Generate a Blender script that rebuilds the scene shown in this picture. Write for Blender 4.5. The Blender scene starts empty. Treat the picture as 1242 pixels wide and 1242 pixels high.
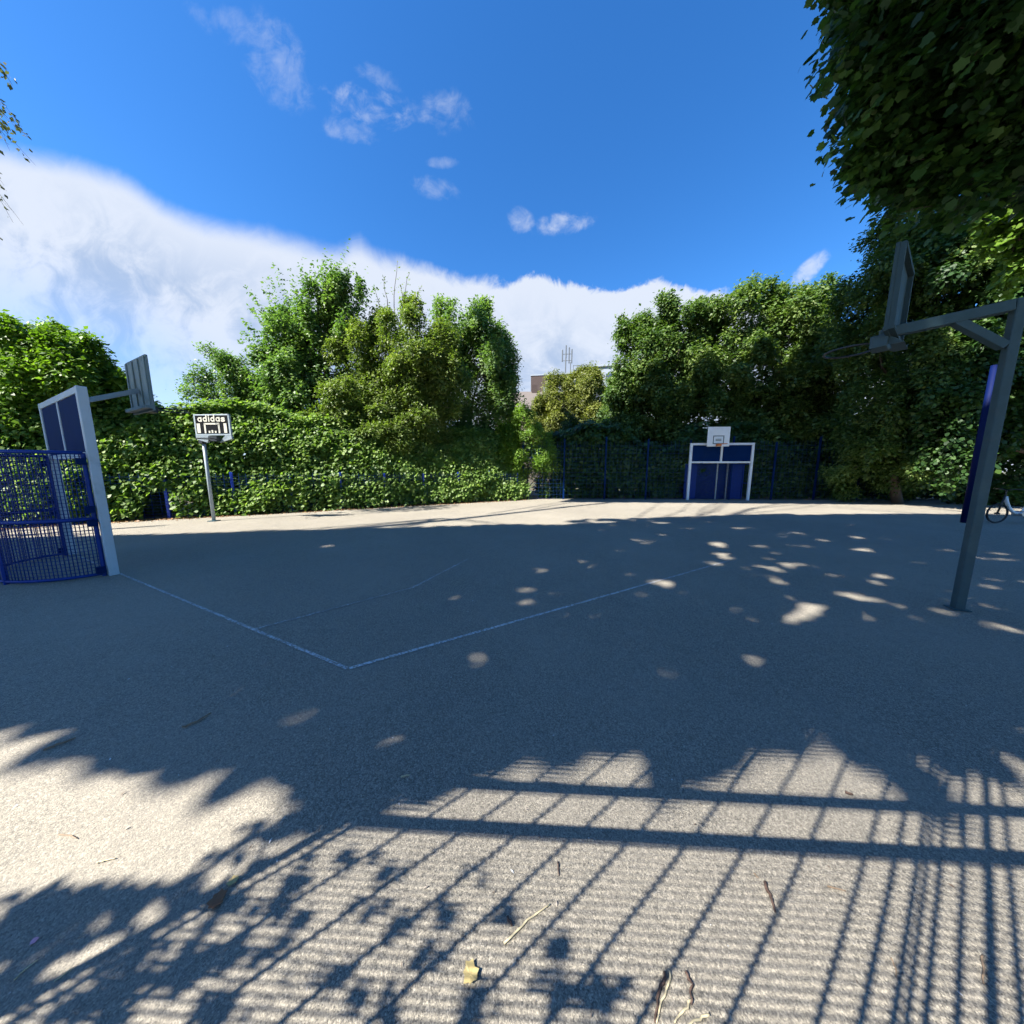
import bpy, bmesh, math, random
import numpy as np
from mathutils import Vector, Matrix
from mathutils import noise as mn
random.seed(7); rng = np.random.default_rng(11)
sc = bpy.context.scene
COL = sc.collection
R = math.radians

# ------------------------------------------------------------------ camera model (photo is 1242 px square)
FOC, TILT, EYE = 372.0, math.atan(50 / 372), 1.55
def ray(px, py):
    u, v = (px - 621) / FOC, (621 - py) / FOC
    return Vector((u, math.cos(TILT) + v * math.sin(TILT), -math.sin(TILT) + v * math.cos(TILT)))
def G(px, py, h=0.0):
    a = ray(px, py); t = (h - EYE) / a.z
    return Vector((a.x * t, a.y * t, h))
def P(px, py, Y):
    a = ray(px, py); t = Y / a.y
    return Vector((a.x * t, Y, EYE + a.z * t))
cam_d = bpy.data.cameras.new('camera'); cam = bpy.data.objects.new('camera', cam_d); COL.objects.link(cam)
cam_d.sensor_width = 36; cam_d.lens = 36 * FOC / 1242; cam_d.clip_end = 3000; cam_d.clip_start = 0.03
cam.location = (0, 0, EYE); cam.rotation_euler = (R(90) - TILT, 0, 0)
sc.camera = cam

# ------------------------------------------------------------------ sun and sky
AZ, EL = R(56.4), R(46)
SD = Vector((math.sin(AZ), math.cos(AZ)))            # the way shadows run on the ground
TEL = math.tan(EL)
sun_d = bpy.data.lights.new('sun', 'SUN'); sun = bpy.data.objects.new('sun', sun_d); COL.objects.link(sun)
sun_d.energy = 5.0; sun_d.angle = R(0.37); sun_d.color = (1.0, 0.955, 0.875)
ldir = Vector((SD.x * math.cos(EL), SD.y * math.cos(EL), -math.sin(EL)))
sun.rotation_euler = ldir.to_track_quat('-Z', 'Y').to_euler(); sun.location = (-20, -14, 25)
sc.view_settings.view_transform = 'Standard'; sc.view_settings.look = 'None'
sc.view_settings.exposure = 1.66; sc.view_settings.gamma = 1.0
sc.cycles.use_adaptive_sampling = True; sc.cycles.adaptive_threshold = 0.03; sc.cycles.max_bounces = 6; sc.cycles.diffuse_bounces = 3; sc.cycles.glossy_bounces = 2; sc.cycles.transmission_bounces = 3; sc.cycles.transparent_max_bounces = 4

SUNV = -np.array((SD.x * math.cos(EL), SD.y * math.cos(EL), -math.sin(EL)))   # leaves turn to the light
class NT:
    def __init__(s, tree): s.t = tree; s.n = tree.nodes; s.l = tree.links
    def node(s, typ, ins=None, **kw):
        n = s.n.new(typ)
        for k, v in kw.items(): setattr(n, k, v)
        for k, v in (ins or {}).items():
            if isinstance(v, bpy.types.NodeSocket): s.l.new(v, n.inputs[k])
            else: n.inputs[k].default_value = v
        return n
    def m(s, op, a, b=0.0, c=0.0, clamp=False):
        n = s.node('ShaderNodeMath', {0: a, 1: b, 2: c}, operation=op); n.use_clamp = clamp
        return n.outputs[0]
    def step(s, x, lo, hi):
        n = s.node('ShaderNodeMapRange', {0: x, 1: lo, 2: hi, 3: 0.0, 4: 1.0}, interpolation_type='SMOOTHSTEP')
        return n.outputs[0]
    def mix(s, f, a, b, mode='MIX'):
        n = s.node('ShaderNodeMix', data_type='RGBA', blend_type=mode)
        for sock, v in ((n.inputs[0], f), (n.inputs[6], a), (n.inputs[7], b)):
            if isinstance(v, bpy.types.NodeSocket): s.l.new(v, sock)
            else: sock.default_value = v if not isinstance(v, tuple) else (*v, 1) if len(v) == 3 else v
        return n.outputs[2]
    def noise(s, vec, scale, detail=4.0, rough=0.55, dist=0.0, dim='3D'):
        n = s.node('ShaderNodeTexNoise', {'Scale': scale, 'Detail': detail, 'Roughness': rough, 'Distortion': dist}, noise_dimensions=dim)
        if vec is not None: s.l.new(vec, n.inputs['Vector'])
        return n.outputs[0]

w = bpy.data.worlds.new('World'); sc.world = w; w.use_nodes = True
t = NT(w.node_tree); t.n.clear()
sky = t.node('ShaderNodeTexSky', sky_type='NISHITA'); sky.sun_disc = False; sky.sun_elevation = EL
sky.sun_rotation = math.atan2(-SD.x, -SD.y) % (2 * math.pi); sky.air_density = 1.0; sky.dust_density = 0.3; sky.ozone_density = 2.2
hs = t.node('ShaderNodeHueSaturation', {'Saturation': 1.3, 'Value': 1.0, 'Color': sky.outputs[0]})
skyc = t.mix(1.0, hs.outputs[0], (1.02, 1.32, 1.60), 'MULTIPLY')
tc = t.node('ShaderNodeTexCoord'); sep = t.node('ShaderNodeSeparateXYZ', {0: tc.outputs['Generated']})
yy = t.m('MAXIMUM', sep.outputs[1], 0.08)
A = t.m('DIVIDE', sep.outputs[0], yy); B = t.m('DIVIDE', sep.outputs[2], yy)    # direction as slope to the north
def ab(px, py): d = ray(px, py); return d.x / d.y, d.z / d.y
ABv = t.node('ShaderNodeCombineXYZ', {0: A, 1: B, 2: 0.0}).outputs[0]
n1 = t.noise(ABv, 2.6, 8, 0.6); n2 = t.noise(ABv, 9.0, 8, 0.62, 0.9); n3 = t.noise(ABv, 1.3, 5, 0.5, 0.6); n4 = t.noise(ABv, 26.0, 6, 0.6, 0.5)
bank = [(-700, -60), (-200, 90), (0, 165), (60, 178), (130, 195), (200, 238), (235, 253), (330, 270), (420, 290), (432, 276), (450, 292), (520, 312),
        (600, 336), (660, 330), (700, 345), (760, 347), (800, 334), (850, 346), (900, 356), (1000, 392), (1300, 480), (1900, 520)]
fc = t.node('ShaderNodeFloatCurve'); cv = fc.mapping.curves[0]
pts = sorted(((ab(*p)[0] + 4) / 8, ab(*p)[1] / 2.0) for p in bank)
while len(cv.points) < len(pts): cv.points.new(0.5, 0.5)
for q, (x, y) in zip(cv.points, pts): q.location = (min(max(x, 0), 1), min(max(y, 0), 1)); q.handle_type = 'AUTO_CLAMPED'
fc.mapping.update()
t.l.new(t.m('MULTIPLY_ADD', A, 0.125, 0.5), fc.inputs['Value'])
edge = t.m('MULTIPLY', fc.outputs[0], 2.0)
right = t.step(A, -0.6, 0.15)                                  # the bank is smooth on the left and puffy on the right
amp = t.m('MULTIPLY_ADD', right, 0.15, 0.06)
jit = t.m('MULTIPLY', t.m('SUBTRACT', t.m('ADD', t.m('ADD', t.m('MULTIPLY', n2, 0.55), t.m('MULTIPLY', n1, 0.30)), t.m('MULTIPLY', n4, 0.15)), 0.5), amp)
dep = t.m('ADD', t.m('SUBTRACT', edge, B), jit)                # depth below the upper edge of the bank
soft = t.m('MULTIPLY_ADD', right, -0.055, 0.08)
mask = t.step(t.m('DIVIDE', dep, soft), 0.0, 1.0)
thin = t.step(dep, 0.22, 0.62)
gaps = t.m('MULTIPLY', thin, t.step(n3, 0.40, 0.64))
gaps = t.m('MULTIPLY', gaps, t.m('SUBTRACT', 1.0, t.m('MULTIPLY', right, 0.7)))
bank_a = t.m('MULTIPLY', mask, t.m('SUBTRACT', 0.95, t.m('MULTIPLY', gaps, 0.45)))
def puff(px, py, rx, ry, rot, lo, gain):
    a0, b0 = ab(px, py); ra = rx / FOC; rb = ry / FOC
    c, s_ = math.cos(rot), math.sin(rot)
    da = t.m('SUBTRACT', A, a0); db = t.m('SUBTRACT', B, b0)
    x = t.m('ADD', t.m('MULTIPLY', da, c / ra), t.m('MULTIPLY', db, s_ / ra))
    y = t.m('ADD', t.m('MULTIPLY', da, -s_ / rb), t.m('MULTIPLY', db, c / rb))
    r2 = t.m('ADD', t.m('MULTIPLY', x, x), t.m('MULTIPLY', y, y))
    g = t.m('SUBTRACT', 1.0, r2, clamp=True)
    v = t.m('ADD', t.m('MULTIPLY', g, 0.55), t.m('MULTIPLY', t.m('SUBTRACT', t.m('ADD', t.m('MULTIPLY', n2, .65), t.m('MULTIPLY', n4, .35)), 0.5), 2.2))
    return t.m('MULTIPLY', t.m('MULTIPLY', t.step(v, lo - .30, lo + 0.50), t.step(g, 0.02, 0.60)), gain)
wisps = [(335, 75, 62, 40, -0.9, .46, .30), (290, 35, 70, 22, -0.3, .48, .22), (445, 127, 62, 24, -0.25, .42, .62), (425, 158, 40, 16, -0.2, .45, .30),
         (535, 133, 48, 26, -0.2, .50, .36), (460, 95, 32, 14, -0.4, .46, .3), (530, 228, 34, 15, -0.2, .42, .32), (632, 268, 22, 16, -0.6, .42, .5),
         (685, 271, 40, 15, 0.1, .38, .75), (538, 197, 24, 8, 0.0, .45, .3), (978, 330, 42, 12, 0.75, .36, .7), (40, 385, 70, 26, -0.35, .34, .8), (150, 415, 36, 14, -.3, .38, .5)]
acc = bank_a
for q in wisps: acc = t.m('MAXIMUM', acc, puff(*q))
shade = t.m('MULTIPLY', t.step(dep, 0.03, 0.30), t.step(t.m('ADD', t.m('MULTIPLY', n1, .6), t.m('MULTIPLY', n2, .4)), 0.42, 0.60))
K = 5.6
ccol = t.mix(shade, (0.86 * K, 0.93 * K, 1.06 * K), (0.50 * K, 0.63 * K, 0.86 * K))
fin = t.mix(t.m('MULTIPLY', acc, 1.0, clamp=True), skyc, ccol)
bg = t.node('ShaderNodeBackground', {'Color': fin, 'Strength': 0.053}); out = t.node('ShaderNodeOutputWorld', {0: bg.outputs[0]})

# ------------------------------------------------------------------ materials
def mat(name):
    m = bpy.data.materials.new(name); m.use_nodes = True
    t = NT(m.node_tree); t.n.clear()
    o = t.node('ShaderNodeOutputMaterial'); return m, t, o
def plain(name, col, rough=0.5, metal=0.0, var=0.12, scale=9.0, dirt=None, bump=0.0, spec=0.5):
    m, t, o = mat(name)
    tc = t.node('ShaderNodeTexCoord').outputs['Object']
    n = t.noise(tc, scale, 6, 0.65)
    c = t.mix(n, tuple(x * (1 - var) for x in col), tuple(min(1, x * (1 + var)) for x in col))
    if dirt:
        d = t.step(t.noise(tc, scale * 0.6, 8, 0.7), 0.52, 0.72)
        c = t.mix(t.m('MULTIPLY', d, dirt[3]), c, tuple(dirt[:3]))
    b = t.node('ShaderNodeBsdfPrincipled', {'Base Color': c, 'Roughness': rough, 'Metallic': metal, 'Specular IOR Level': spec})
    if bump:
        bp = t.node('ShaderNodeBump', {'Strength': bump, 'Distance': 0.004, 'Height': t.noise(tc, scale * 6, 4)}); t.l.new(bp.outputs[0], b.inputs['Normal'])
    t.l.new(b.outputs[0], o.inputs[0]); return m
def leafmat(name, dark, mid, light, trans=0.30, rough=0.5):
    m, t, o = mat(name)
    a = t.node('ShaderNodeAttribute', attribute_name='tint').outputs['Fac']
    cr = t.node('ShaderNodeValToRGB', {0: a}); e = cr.color_ramp.elements
    e[0].position = 0.0; e[0].color = (*dark, 1); e[1].position = 1.0; e[1].color = (*light, 1); x = e.new(0.5); x.color = (*mid, 1)
    c = cr.outputs[0]
    b = t.node('ShaderNodeBsdfPrincipled', {'Base Color': c, 'Roughness': rough, 'Specular IOR Level': 0.35})
    tr = t.node('ShaderNodeBsdfTranslucent', {'Color': t.mix(1.0, c, (1.5, 1.7, 0.6), 'MULTIPLY')})
    mx = t.node('ShaderNodeMixShader', {0: trans, 1: b.outputs[0], 2: tr.outputs[0]})
    t.l.new(mx.outputs[0], o.inputs[0]); return m
M = {}
M['white'] = plain('white_paint', (0.62, 0.68, 0.74), 0.45, var=0.06, scale=5, dirt=(0.30, 0.36, 0.42, 0.35))
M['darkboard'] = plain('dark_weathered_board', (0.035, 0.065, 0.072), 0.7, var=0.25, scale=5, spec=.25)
M['greypaint'] = plain('pale_grey_paint', (0.42, 0.50, 0.57), 0.5, var=0.08, scale=5, dirt=(0.22, 0.27, 0.31, 0.4))
M['whiteflat'] = plain('white_board_paint', (0.74, 0.78, 0.82), 0.5, var=0.05, scale=3, dirt=(0.45, 0.48, 0.5, 0.3))
M['blue'] = plain('blue_coated_steel', (0.003, 0.030, 0.20), 0.5, var=0.2, scale=8, spec=.2, dirt=(.012, .03, .10, .4))
M['navy'] = plain('navy_panel', (0.0, 0.016, 0.080), 0.75, var=0.2, scale=3, spec=.08, dirt=(.01, .022, .07, .5))
M['mesh'] = plain('blue_mesh_wire', (0.003, 0.026, 0.15), 0.5, spec=.2)
M['brightblue'] = plain('blue_post_paint', (0.012, 0.05, 0.42), 0.4, var=0.2, scale=6)
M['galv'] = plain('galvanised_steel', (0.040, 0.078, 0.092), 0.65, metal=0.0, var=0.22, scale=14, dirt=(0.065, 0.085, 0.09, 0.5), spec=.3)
M['galvpale'] = plain('pale_galvanised_steel', (0.27, 0.32, 0.35), 0.5, metal=0.15, var=0.2, scale=12)
M['greyboard'] = plain('weathered_grey_board', (0.17, 0.22, 0.22), 0.65, var=0.25, scale=5, dirt=(0.10, 0.13, 0.12, 0.6))
M['black'] = plain('black_print', (0.010, 0.011, 0.013), 0.8, spec=.05)
M['cream'] = plain('cream_print', (0.50, 0.48, 0.40), 0.6, spec=.2)
M['orange'] = plain('orange_rim_paint', (0.55, 0.16, 0.03), 0.45)
M['darkmetal'] = plain('dark_rim_metal', (0.03, 0.035, 0.04), 0.45, metal=0.4)
M['bark'] = plain('bark', (0.075, 0.055, 0.04), 0.9, var=0.4, scale=7, bump=0.6)
M['bikewhite'] = plain('white_bicycle_paint', (0.72, 0.74, 0.76), 0.3)
M['rubber'] = plain('black_rubber', (0.02, 0.02, 0.022), 0.8)
M['chrome'] = plain('bright_metal', (0.6, 0.6, 0.6), 0.3, metal=0.9)
M['twig'] = plain('dry_twig', (0.24, 0.17, 0.11), 0.85, var=0.35, scale=30)
M['straw'] = plain('dry_straw', (0.52, 0.44, 0.27), 0.8, var=0.25, scale=30)
M['darktwig'] = plain('dark_twig', (0.09, 0.055, 0.04), 0.85, var=0.35, scale=30)
M['brownleaf'] = plain('brown_dead_leaf', (0.20, 0.085, 0.035), 0.7, var=0.45, scale=40)
M['tanleaf'] = plain('tan_dead_leaf', (0.42, 0.33, 0.14), 0.7, var=0.45, scale=40)
M['pink'] = plain('pink_petal', (0.75, 0.33, 0.42), 0.5)
M['brick'] = plain('dark_brown_brick', (0.055, 0.036, 0.032), 0.85, var=0.25, scale=3)
M['concrete'] = plain('pale_render', (0.26, 0.29, 0.33), 0.75, var=0.06)
M['pane'] = plain('dark_window_glass', (0.05, 0.06, 0.075), 0.12, spec=0.8)
M['rooftile'] = plain('brown_roof_tile', (0.125, 0.105, 0.092), 0.85, var=0.2, scale=4)
M['antenna'] = plain('antenna_grey', (0.075, 0.085, 0.095), 0.5)
M['hedge'] = leafmat('hedge_leaf', (0.055, 0.108, 0.022), (0.145, 0.235, 0.046), (0.32, 0.40, 0.13), 0.40)
M['hornbeam'] = leafmat('bright_bush_leaf', (0.057, 0.115, 0.014), (0.115, 0.207, 0.023), (0.184, 0.299, 0.040), 0.34)
M['cherry'] = leafmat('cool_green_leaf', (0.048, 0.104, 0.034), (0.108, 0.195, 0.060), (0.21, 0.30, 0.10), 0.34)
M['olive'] = leafmat('olive_leaf', (0.060, 0.090, 0.018), (0.118, 0.178, 0.034), (0.25, 0.29, 0.09), 0.36)
M['ash'] = leafmat('ash_leaf', (0.060, 0.115, 0.040), (0.125, 0.210, 0.068), (0.22, 0.31, 0.11), 0.38)
M['yellow'] = leafmat('yellow_green_leaf', (0.07, 0.085, 0.02), (0.15, 0.175, 0.035), (0.24, 0.25, 0.06), 0.33)
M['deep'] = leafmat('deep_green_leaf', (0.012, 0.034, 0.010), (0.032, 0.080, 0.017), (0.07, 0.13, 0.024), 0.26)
M['farleaf'] = leafmat('far_tree_leaf', (0.028, 0.064, 0.016), (0.075, 0.135, 0.029), (0.17, 0.23, 0.058), 0.32)
M['maple'] = leafmat('maple_leaf', (0.012, 0.036, 0.012), (0.030, 0.080, 0.018), (0.075, 0.15, 0.024), 0.34)
M['birch'] = leafmat('birch_leaf', (0.07, 0.08, 0.035), (0.11, 0.12, 0.05), (0.16, 0.16, 0.07), 0.25)
M['litter'] = leafmat('litter_leaf', (0.14, 0.07, 0.03), (0.28, 0.15, 0.07), (0.42, 0.28, 0.15), 0.05)
M['speck'] = leafmat('litter_speck', (0.10, 0.07, 0.05), (0.35, 0.30, 0.24), (0.75, 0.75, 0.72), 0.0)

# asphalt: stone chips in bitumen, worn pale
m, t, o = mat('worn_asphalt')
tc = t.node('ShaderNodeTexCoord').outputs['Object']
v1 = t.node('ShaderNodeTexVoronoi', {'Scale': 270.0, 'Randomness': 1.0}, feature='F1'); t.l.new(tc, v1.inputs['Vector'])
v2 = t.node('ShaderNodeTexVoronoi', {'Scale': 130.0, 'Randomness': 1.0}, feature='F1'); t.l.new(tc, v2.inputs['Vector'])
h1 = t.node('ShaderNodeSeparateXYZ', {0: v1.outputs['Color']}); h2 = t.node('ShaderNodeSeparateXYZ', {0: v2.outputs['Color']})
ramp = t.node('ShaderNodeValToRGB', {0: t.m('ADD', t.m('MULTIPLY', h1.outputs[0], 0.62), t.m('MULTIPLY', h2.outputs[1], 0.38))})
e = ramp.color_ramp.elements; e[0].position = 0.10; e[0].color = (0.105, 0.098, 0.084, 1); e[1].position = 0.95; e[1].color = (0.46, 0.41, 0.325, 1)
x = e.new(0.42); x.color = (0.225, 0.203, 0.165, 1); x = e.new(0.62); x.color = (0.265, 0.240, 0.192, 1)
dust = t.noise(tc, 0.55, 6, 0.6); fine = t.noise(tc, 7.0, 5, 0.6)
c = t.mix(t.m('MULTIPLY', t.step(dust, 0.40, 0.66), 0.35), ramp.outputs[0], (0.31, 0.28, 0.228))
c = t.mix(t.m('MULTIPLY', t.step(fine, 0.50, 0.74), 0.22), c, (0.155, 0.145, 0.13))
st_ = t.m('MULTIPLY', t.step(t.noise(tc, 0.9, 7, 0.7, 0.8), 0.60, 0.74), 0.35)
c = t.mix(st_, c, (0.15, 0.14, 0.125))
big = t.noise(tc, 0.16, 3, 0.5)
c = t.mix(1.0, c, t.mix(big, (0.80, 0.80, 0.81), (1.16, 1.15, 1.13)), 'MULTIPLY')
bp = t.node('ShaderNodeBump', {'Strength': 0.40, 'Distance': 0.003, 'Height': t.m('ADD', t.m('MULTIPLY', v1.outputs['Distance'], -0.8), t.m('MULTIPLY', v2.outputs['Distance'], -0.5))})
b = t.node('ShaderNodeBsdfPrincipled', {'Base Color': c, 'Roughness': 0.92, 'Normal': bp.outputs[0], 'Specular IOR Level': 0.25})
t.l.new(b.outputs[0], o.inputs[0]); M['asphalt'] = m
ASPH_NODES = None
# worn white line paint: the stone shows where the paint has gone
m, t, o = mat('worn_line_paint')
tc = t.node('ShaderNodeTexCoord').outputs['Object']
v1 = t.node('ShaderNodeTexVoronoi', {'Scale': 110.0}, feature='F1'); t.l.new(tc, v1.inputs['Vector'])
h1 = t.node('ShaderNodeSeparateXYZ', {0: v1.outputs['Color']})
wear = t.m('ADD', t.m('MULTIPLY', h1.outputs[0], 0.55), t.m('MULTIPLY', t.noise(tc, 3.0, 6, 0.6), 0.6))
att = t.node('ShaderNodeAttribute', attribute_name='tint').outputs['Fac']
k = t.step(t.m('ADD', wear, att), 0.45, 0.80)
c = t.mix(k, (0.60, 0.62, 0.62), (0.24, 0.222, 0.19))
b = t.node('ShaderNodeBsdfPrincipled', {'Base Color': c, 'Roughness': 0.85}); t.l.new(b.outputs[0], o.inputs[0]); M['line'] = m
m, t, o = mat('soil_and_grass')
tc = t.node('ShaderNodeTexCoord').outputs['Object']
c = t.mix(t.step(t.noise(tc, 0.8, 8, 0.65), 0.42, 0.60), (0.10, 0.075, 0.05), (0.055, 0.085, 0.025))
b = t.node('ShaderNodeBsdfPrincipled', {'Base Color': c, 'Roughness': 0.95}); t.l.new(b.outputs[0], o.inputs[0]); M['soil'] = m

# ------------------------------------------------------------------ mesh helpers
class MB:
    def __init__(s): s.v = []; s.f = []
    def add(s, vs, fs):
        k = len(s.v); s.v += [tuple(q) for q in vs]; s.f += [tuple(i + k for i in f) for f in fs]; return s
    def box(s, c, size, ax=None):
        c = Vector(c); ax = ax or (Vector((1, 0, 0)), Vector((0, 1, 0)), Vector((0, 0, 1)))
        h = [a * (q / 2) for a, q in zip(ax, size)]
        vs = [c + h[0] * i + h[1] * j + h[2] * k for i in (-1, 1) for j in (-1, 1) for k in (-1, 1)]
        return s.add(vs, [(0, 1, 3, 2), (4, 6, 7, 5), (0, 4, 5, 1), (2, 3, 7, 6), (0, 2, 6, 4), (1, 5, 7, 3)])
    def bar(s, a, b, wd, dp=None, up=None):                     # square section member from a to b
        a, b = Vector(a), Vector(b); d = (b - a); L = d.length; d = d / L
        up = Vector(up) if up is not None else (Vector((0, 0, 1)) if abs(d.z) < 0.9 else Vector((1, 0, 0)))
        x = d.cross(up).normalized(); y = x.cross(d)
        return s.box((a + b) / 2, (wd, dp or wd, L), (x, y, d))
    def tube(s, pts, rad, n=6, cap=True, closed=False):
        pts = [Vector(p) for p in pts]; N = len(pts)
        rad = rad if hasattr(rad, '__len__') else [rad] * N
        k = len(s.v); prev = None
        for i, p in enumerate(pts):
            a = pts[(i - 1) % N] if (i or closed) else p; b = pts[(i + 1) % N] if (i < N - 1 or closed) else p
            d = (b - a).normalized()
            if prev is None: x = d.orthogonal().normalized()
            else:
                x = prev - d * prev.dot(d)
                x = x.normalized() if x.length > 1e-6 else d.orthogonal().normalized()
            prev = x; y = d.cross(x)
            for j in range(n):
                th = 2 * math.pi * j / n
                s.v.append(tuple(p + (x * math.cos(th) + y * math.sin(th)) * rad[i]))
        for i in range(N if closed else N - 1):
            i2 = (i + 1) % N
            for j in range(n):
                s.f.append((k + i * n + j, k + i * n + (j + 1) % n, k + i2 * n + (j + 1) % n, k + i2 * n + j))
        if cap and not closed:
            s.f.append(tuple(k + j for j in range(n))[::-1]); s.f.append(tuple(k + (N - 1) * n + j for j in range(n)))
        return s
    def build(s, name, m, parent=None, bevel=0.0, smooth=False):
        me = bpy.data.meshes.new(name); 
        org = Vector(parent_world(parent)) if parent is not None else Vector((0, 0, 0))
        me.from_pydata([tuple(Vector(q) - org) for q in s.v], [], s.f); me.validate(); me.materials.append(m)
        bm = bmesh.new(); bm.from_mesh(me); bmesh.ops.recalc_face_normals(bm, faces=bm.faces); bm.to_mesh(me); bm.free()
        if smooth:
            me.polygons.foreach_set('use_smooth', [True] * len(me.polygons))
        o = bpy.data.objects.new(name, me); COL.objects.link(o)
        if parent is not None: o.parent = parent
        if bevel:
            bv = o.modifiers.new('bevel', 'BEVEL'); bv.width = bevel; bv.segments = 2; bv.limit_method = 'ANGLE'
        return o
def parent_world(p):
    v = Vector((0, 0, 0))
    while p is not None: v += p.location; p = p.parent
    return v
def thing(name, label, cat, loc, group=None):
    o = bpy.data.objects.new(name, None); COL.objects.link(o); o.location = loc; o.empty_display_size = 0.2
    o['label'] = label; o['category'] = cat
    if group: o['group'] = group
    return o
def tag(o, label, cat, group=None):
    o['label'] = label; o['category'] = cat
    if group: o['group'] = group
    return o
def structure(o): o['kind'] = 'structure'; return o
def stuff(o, label=None): o['kind'] = 'stuff'; return o

# ------------------------------------------------------------------ leaves
LEAF = {'oval': np.array([(0, 0, 0), (-.30, .45, .07), (0, 1, -.05), (.30, .45, .07)], float),
        'narrow': np.array([(0, 0, 0), (-.19, .45, .05), (0, 1, -.06), (.19, .45, .05)], float),
        'wide': np.array([(0, 0, 0), (-.40, .35, .08), (-.25, .8, 0), (0, 1, -.05), (.25, .8, 0), (.40, .35, .08)], float),
        'round': np.array([(0, 0, 0), (-.22, .12, .03), (-.36, .40, .06), (-.27, .72, .03), (0, 1, -.05), (.27, .72, .03), (.36, .40, .06), (.22, .12, .03)], float),
        'maple': np.array([(0, .1, 0), (-.30, .0, .02), (-.37, .22, .04), (-.54, .40, .0), (-.40, .52, .05), (-.34, .76, 0), (-.20, .76, .04), (0, 1.0, -.04),
                           (.20, .76, .04), (.34, .76, 0), (.40, .52, .05), (.54, .40, 0), (.37, .22, .04), (.30, .0, .02)], float)}
def unit(a): return a / np.maximum(np.linalg.norm(a, axis=-1, keepdims=True), 1e-9)
def leaves(name, pos, nrm, dirs, size, tint, m, parent=None, shape='oval'):
    L = LEAF[shape]; k = len(L); n = len(pos)
    nrm = unit(nrm); y = unit(dirs - nrm * np.sum(dirs * nrm, 1, keepdims=True)); x = np.cross(y, nrm)
    s = size.reshape(n, 1, 1)
    vs = pos[:, None, :] + s * (L[None, :, 0:1] * x[:, None, :] + (L[None, :, 1:2] - .3) * y[:, None, :] + L[None, :, 2:3] * nrm[:, None, :])
    org = np.array(parent_world(parent)) if parent is not None else np.zeros(3)
    vs = (vs - org).reshape(-1, 3)
    me = bpy.data.meshes.new(name); me.vertices.add(n * k); me.vertices.foreach_set('co', vs.ravel().astype(np.float32))
    me.loops.add(n * k); me.loops.foreach_set('vertex_index', np.arange(n * k, dtype=np.int32))
    me.polygons.add(n); me.polygons.foreach_set('loop_start', np.arange(0, n * k, k, dtype=np.int32))
    me.update(calc_edges=True)
    at = me.attributes.new('tint', 'FLOAT', 'FACE'); at.data.foreach_set('value', np.clip(tint, 0, 1).astype(np.float32))
    me.materials.append(m)
    o = bpy.data.objects.new(name, me); COL.objects.link(o)
    if parent is not None: o.parent = parent
    return o
def randn(n): return rng.normal(size=(n, 3))
def blob(px, py, Y, rx, rz=None, ry=None):                      # crown lobe given by where it shows and how far off it is
    c = P(px, py, Y); k = Y / FOC
    rx = rx * k; rz = (rz or rx / k) * k
    return (np.array(c), np.array((rx, (ry if ry else min(rx, rz) * .9), rz)))
def shoots_from_blobs(blobs, per_m2, rise=0.35, jag=0.28, lobes=17):
    S, E = [], []
    for c, r in blobs:
        parts = [(c, r * .62, .7)]                                # a core, and sprays of leaf standing out from it
        rm = r.mean()
        for _ in range(lobes):
            d = unit(rng.normal(size=3)); d[2] += .2; d = unit(d)
            q = .16 + .24 * rng.random()
            parts.append((c + d * r * (1.02 - q * .75 + jag * (rng.random() - .45)), r * q * (.7 + .6 * rng.random(3)), 1.0))
        for c2, r2, dens in parts:
            n = max(6, int(dens * per_m2 * 4 * math.pi * (r2[0] * r2[2] + r2[0] * r2[1] + r2[1] * r2[2]) / 3))
            d = unit(randn(n)); d[:, 2] += 0.2; d = unit(d)
            outd = unit((c2 - c) / r + 1e-6) if c2 is not c else np.zeros(3)
            d = unit(d + outd * .45)
            fr = 1 + jag * (rng.random((n, 1)) - .6) * 1.8
            e = c2 + d * r2 * fr; e[:, 2] += rise * rng.random(n) * r2.mean() * .9
            st = c2 + d * r2 * (0.15 + .25 * rng.random((n, 1))); st[:, 2] -= rise * r2.mean() * .35
            S.append(st); E.append(e)
    return np.concatenate(S), np.concatenate(E)
def crown(S, E, per, size, m, parent, shape='oval', spread=0.16, name='crown', droop=0.0, up=0.55, lo=0.15, tint0=0.0, hang=0.3):
    n = len(S); L = np.linalg.norm(E - S, axis=1)
    tt = lo + (1 - lo) * rng.random((n, per)) ** 0.8
    p = S[:, None, :] + (E - S)[:, None, :] * tt[..., None]
    if droop: p[..., 2] -= droop * (tt ** 2) * L[:, None]
    ax = unit(E - S)
    off = rng.normal(size=(n, per, 3)) * (spread * (1.15 - .75 * tt))[..., None]
    p = p + off
    outw = np.repeat(ax[:, None, :], per, 1)
    nr = outw * .50 + SUNV * .40 + np.array((0, 0, up * .7)) + rng.normal(size=(n, per, 3)) * .55
    dr = outw * .6 + unit(off) * .6 + rng.normal(size=(n, per, 3)) * .35 - np.array((0, 0, hang))
    lob = np.array([mn.noise(Vector(q * 1.1)) for q in (S + E) * .5])[:, None]
    ti = .48 + tint0 + .30 * lob + .15 * rng.normal(size=(n, 1)) + .16 * rng.normal(size=(n, per))
    sz = size * (0.45 + .85 * rng.random((n, per)))
    p = p.reshape(-1, 3); keep = p[:, 2] > 0.06
    return leaves(name, p[keep], nr.reshape(-1, 3)[keep], dr.reshape(-1, 3)[keep], sz.ravel()[keep], ti.ravel()[keep], m, parent, shape)
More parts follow.
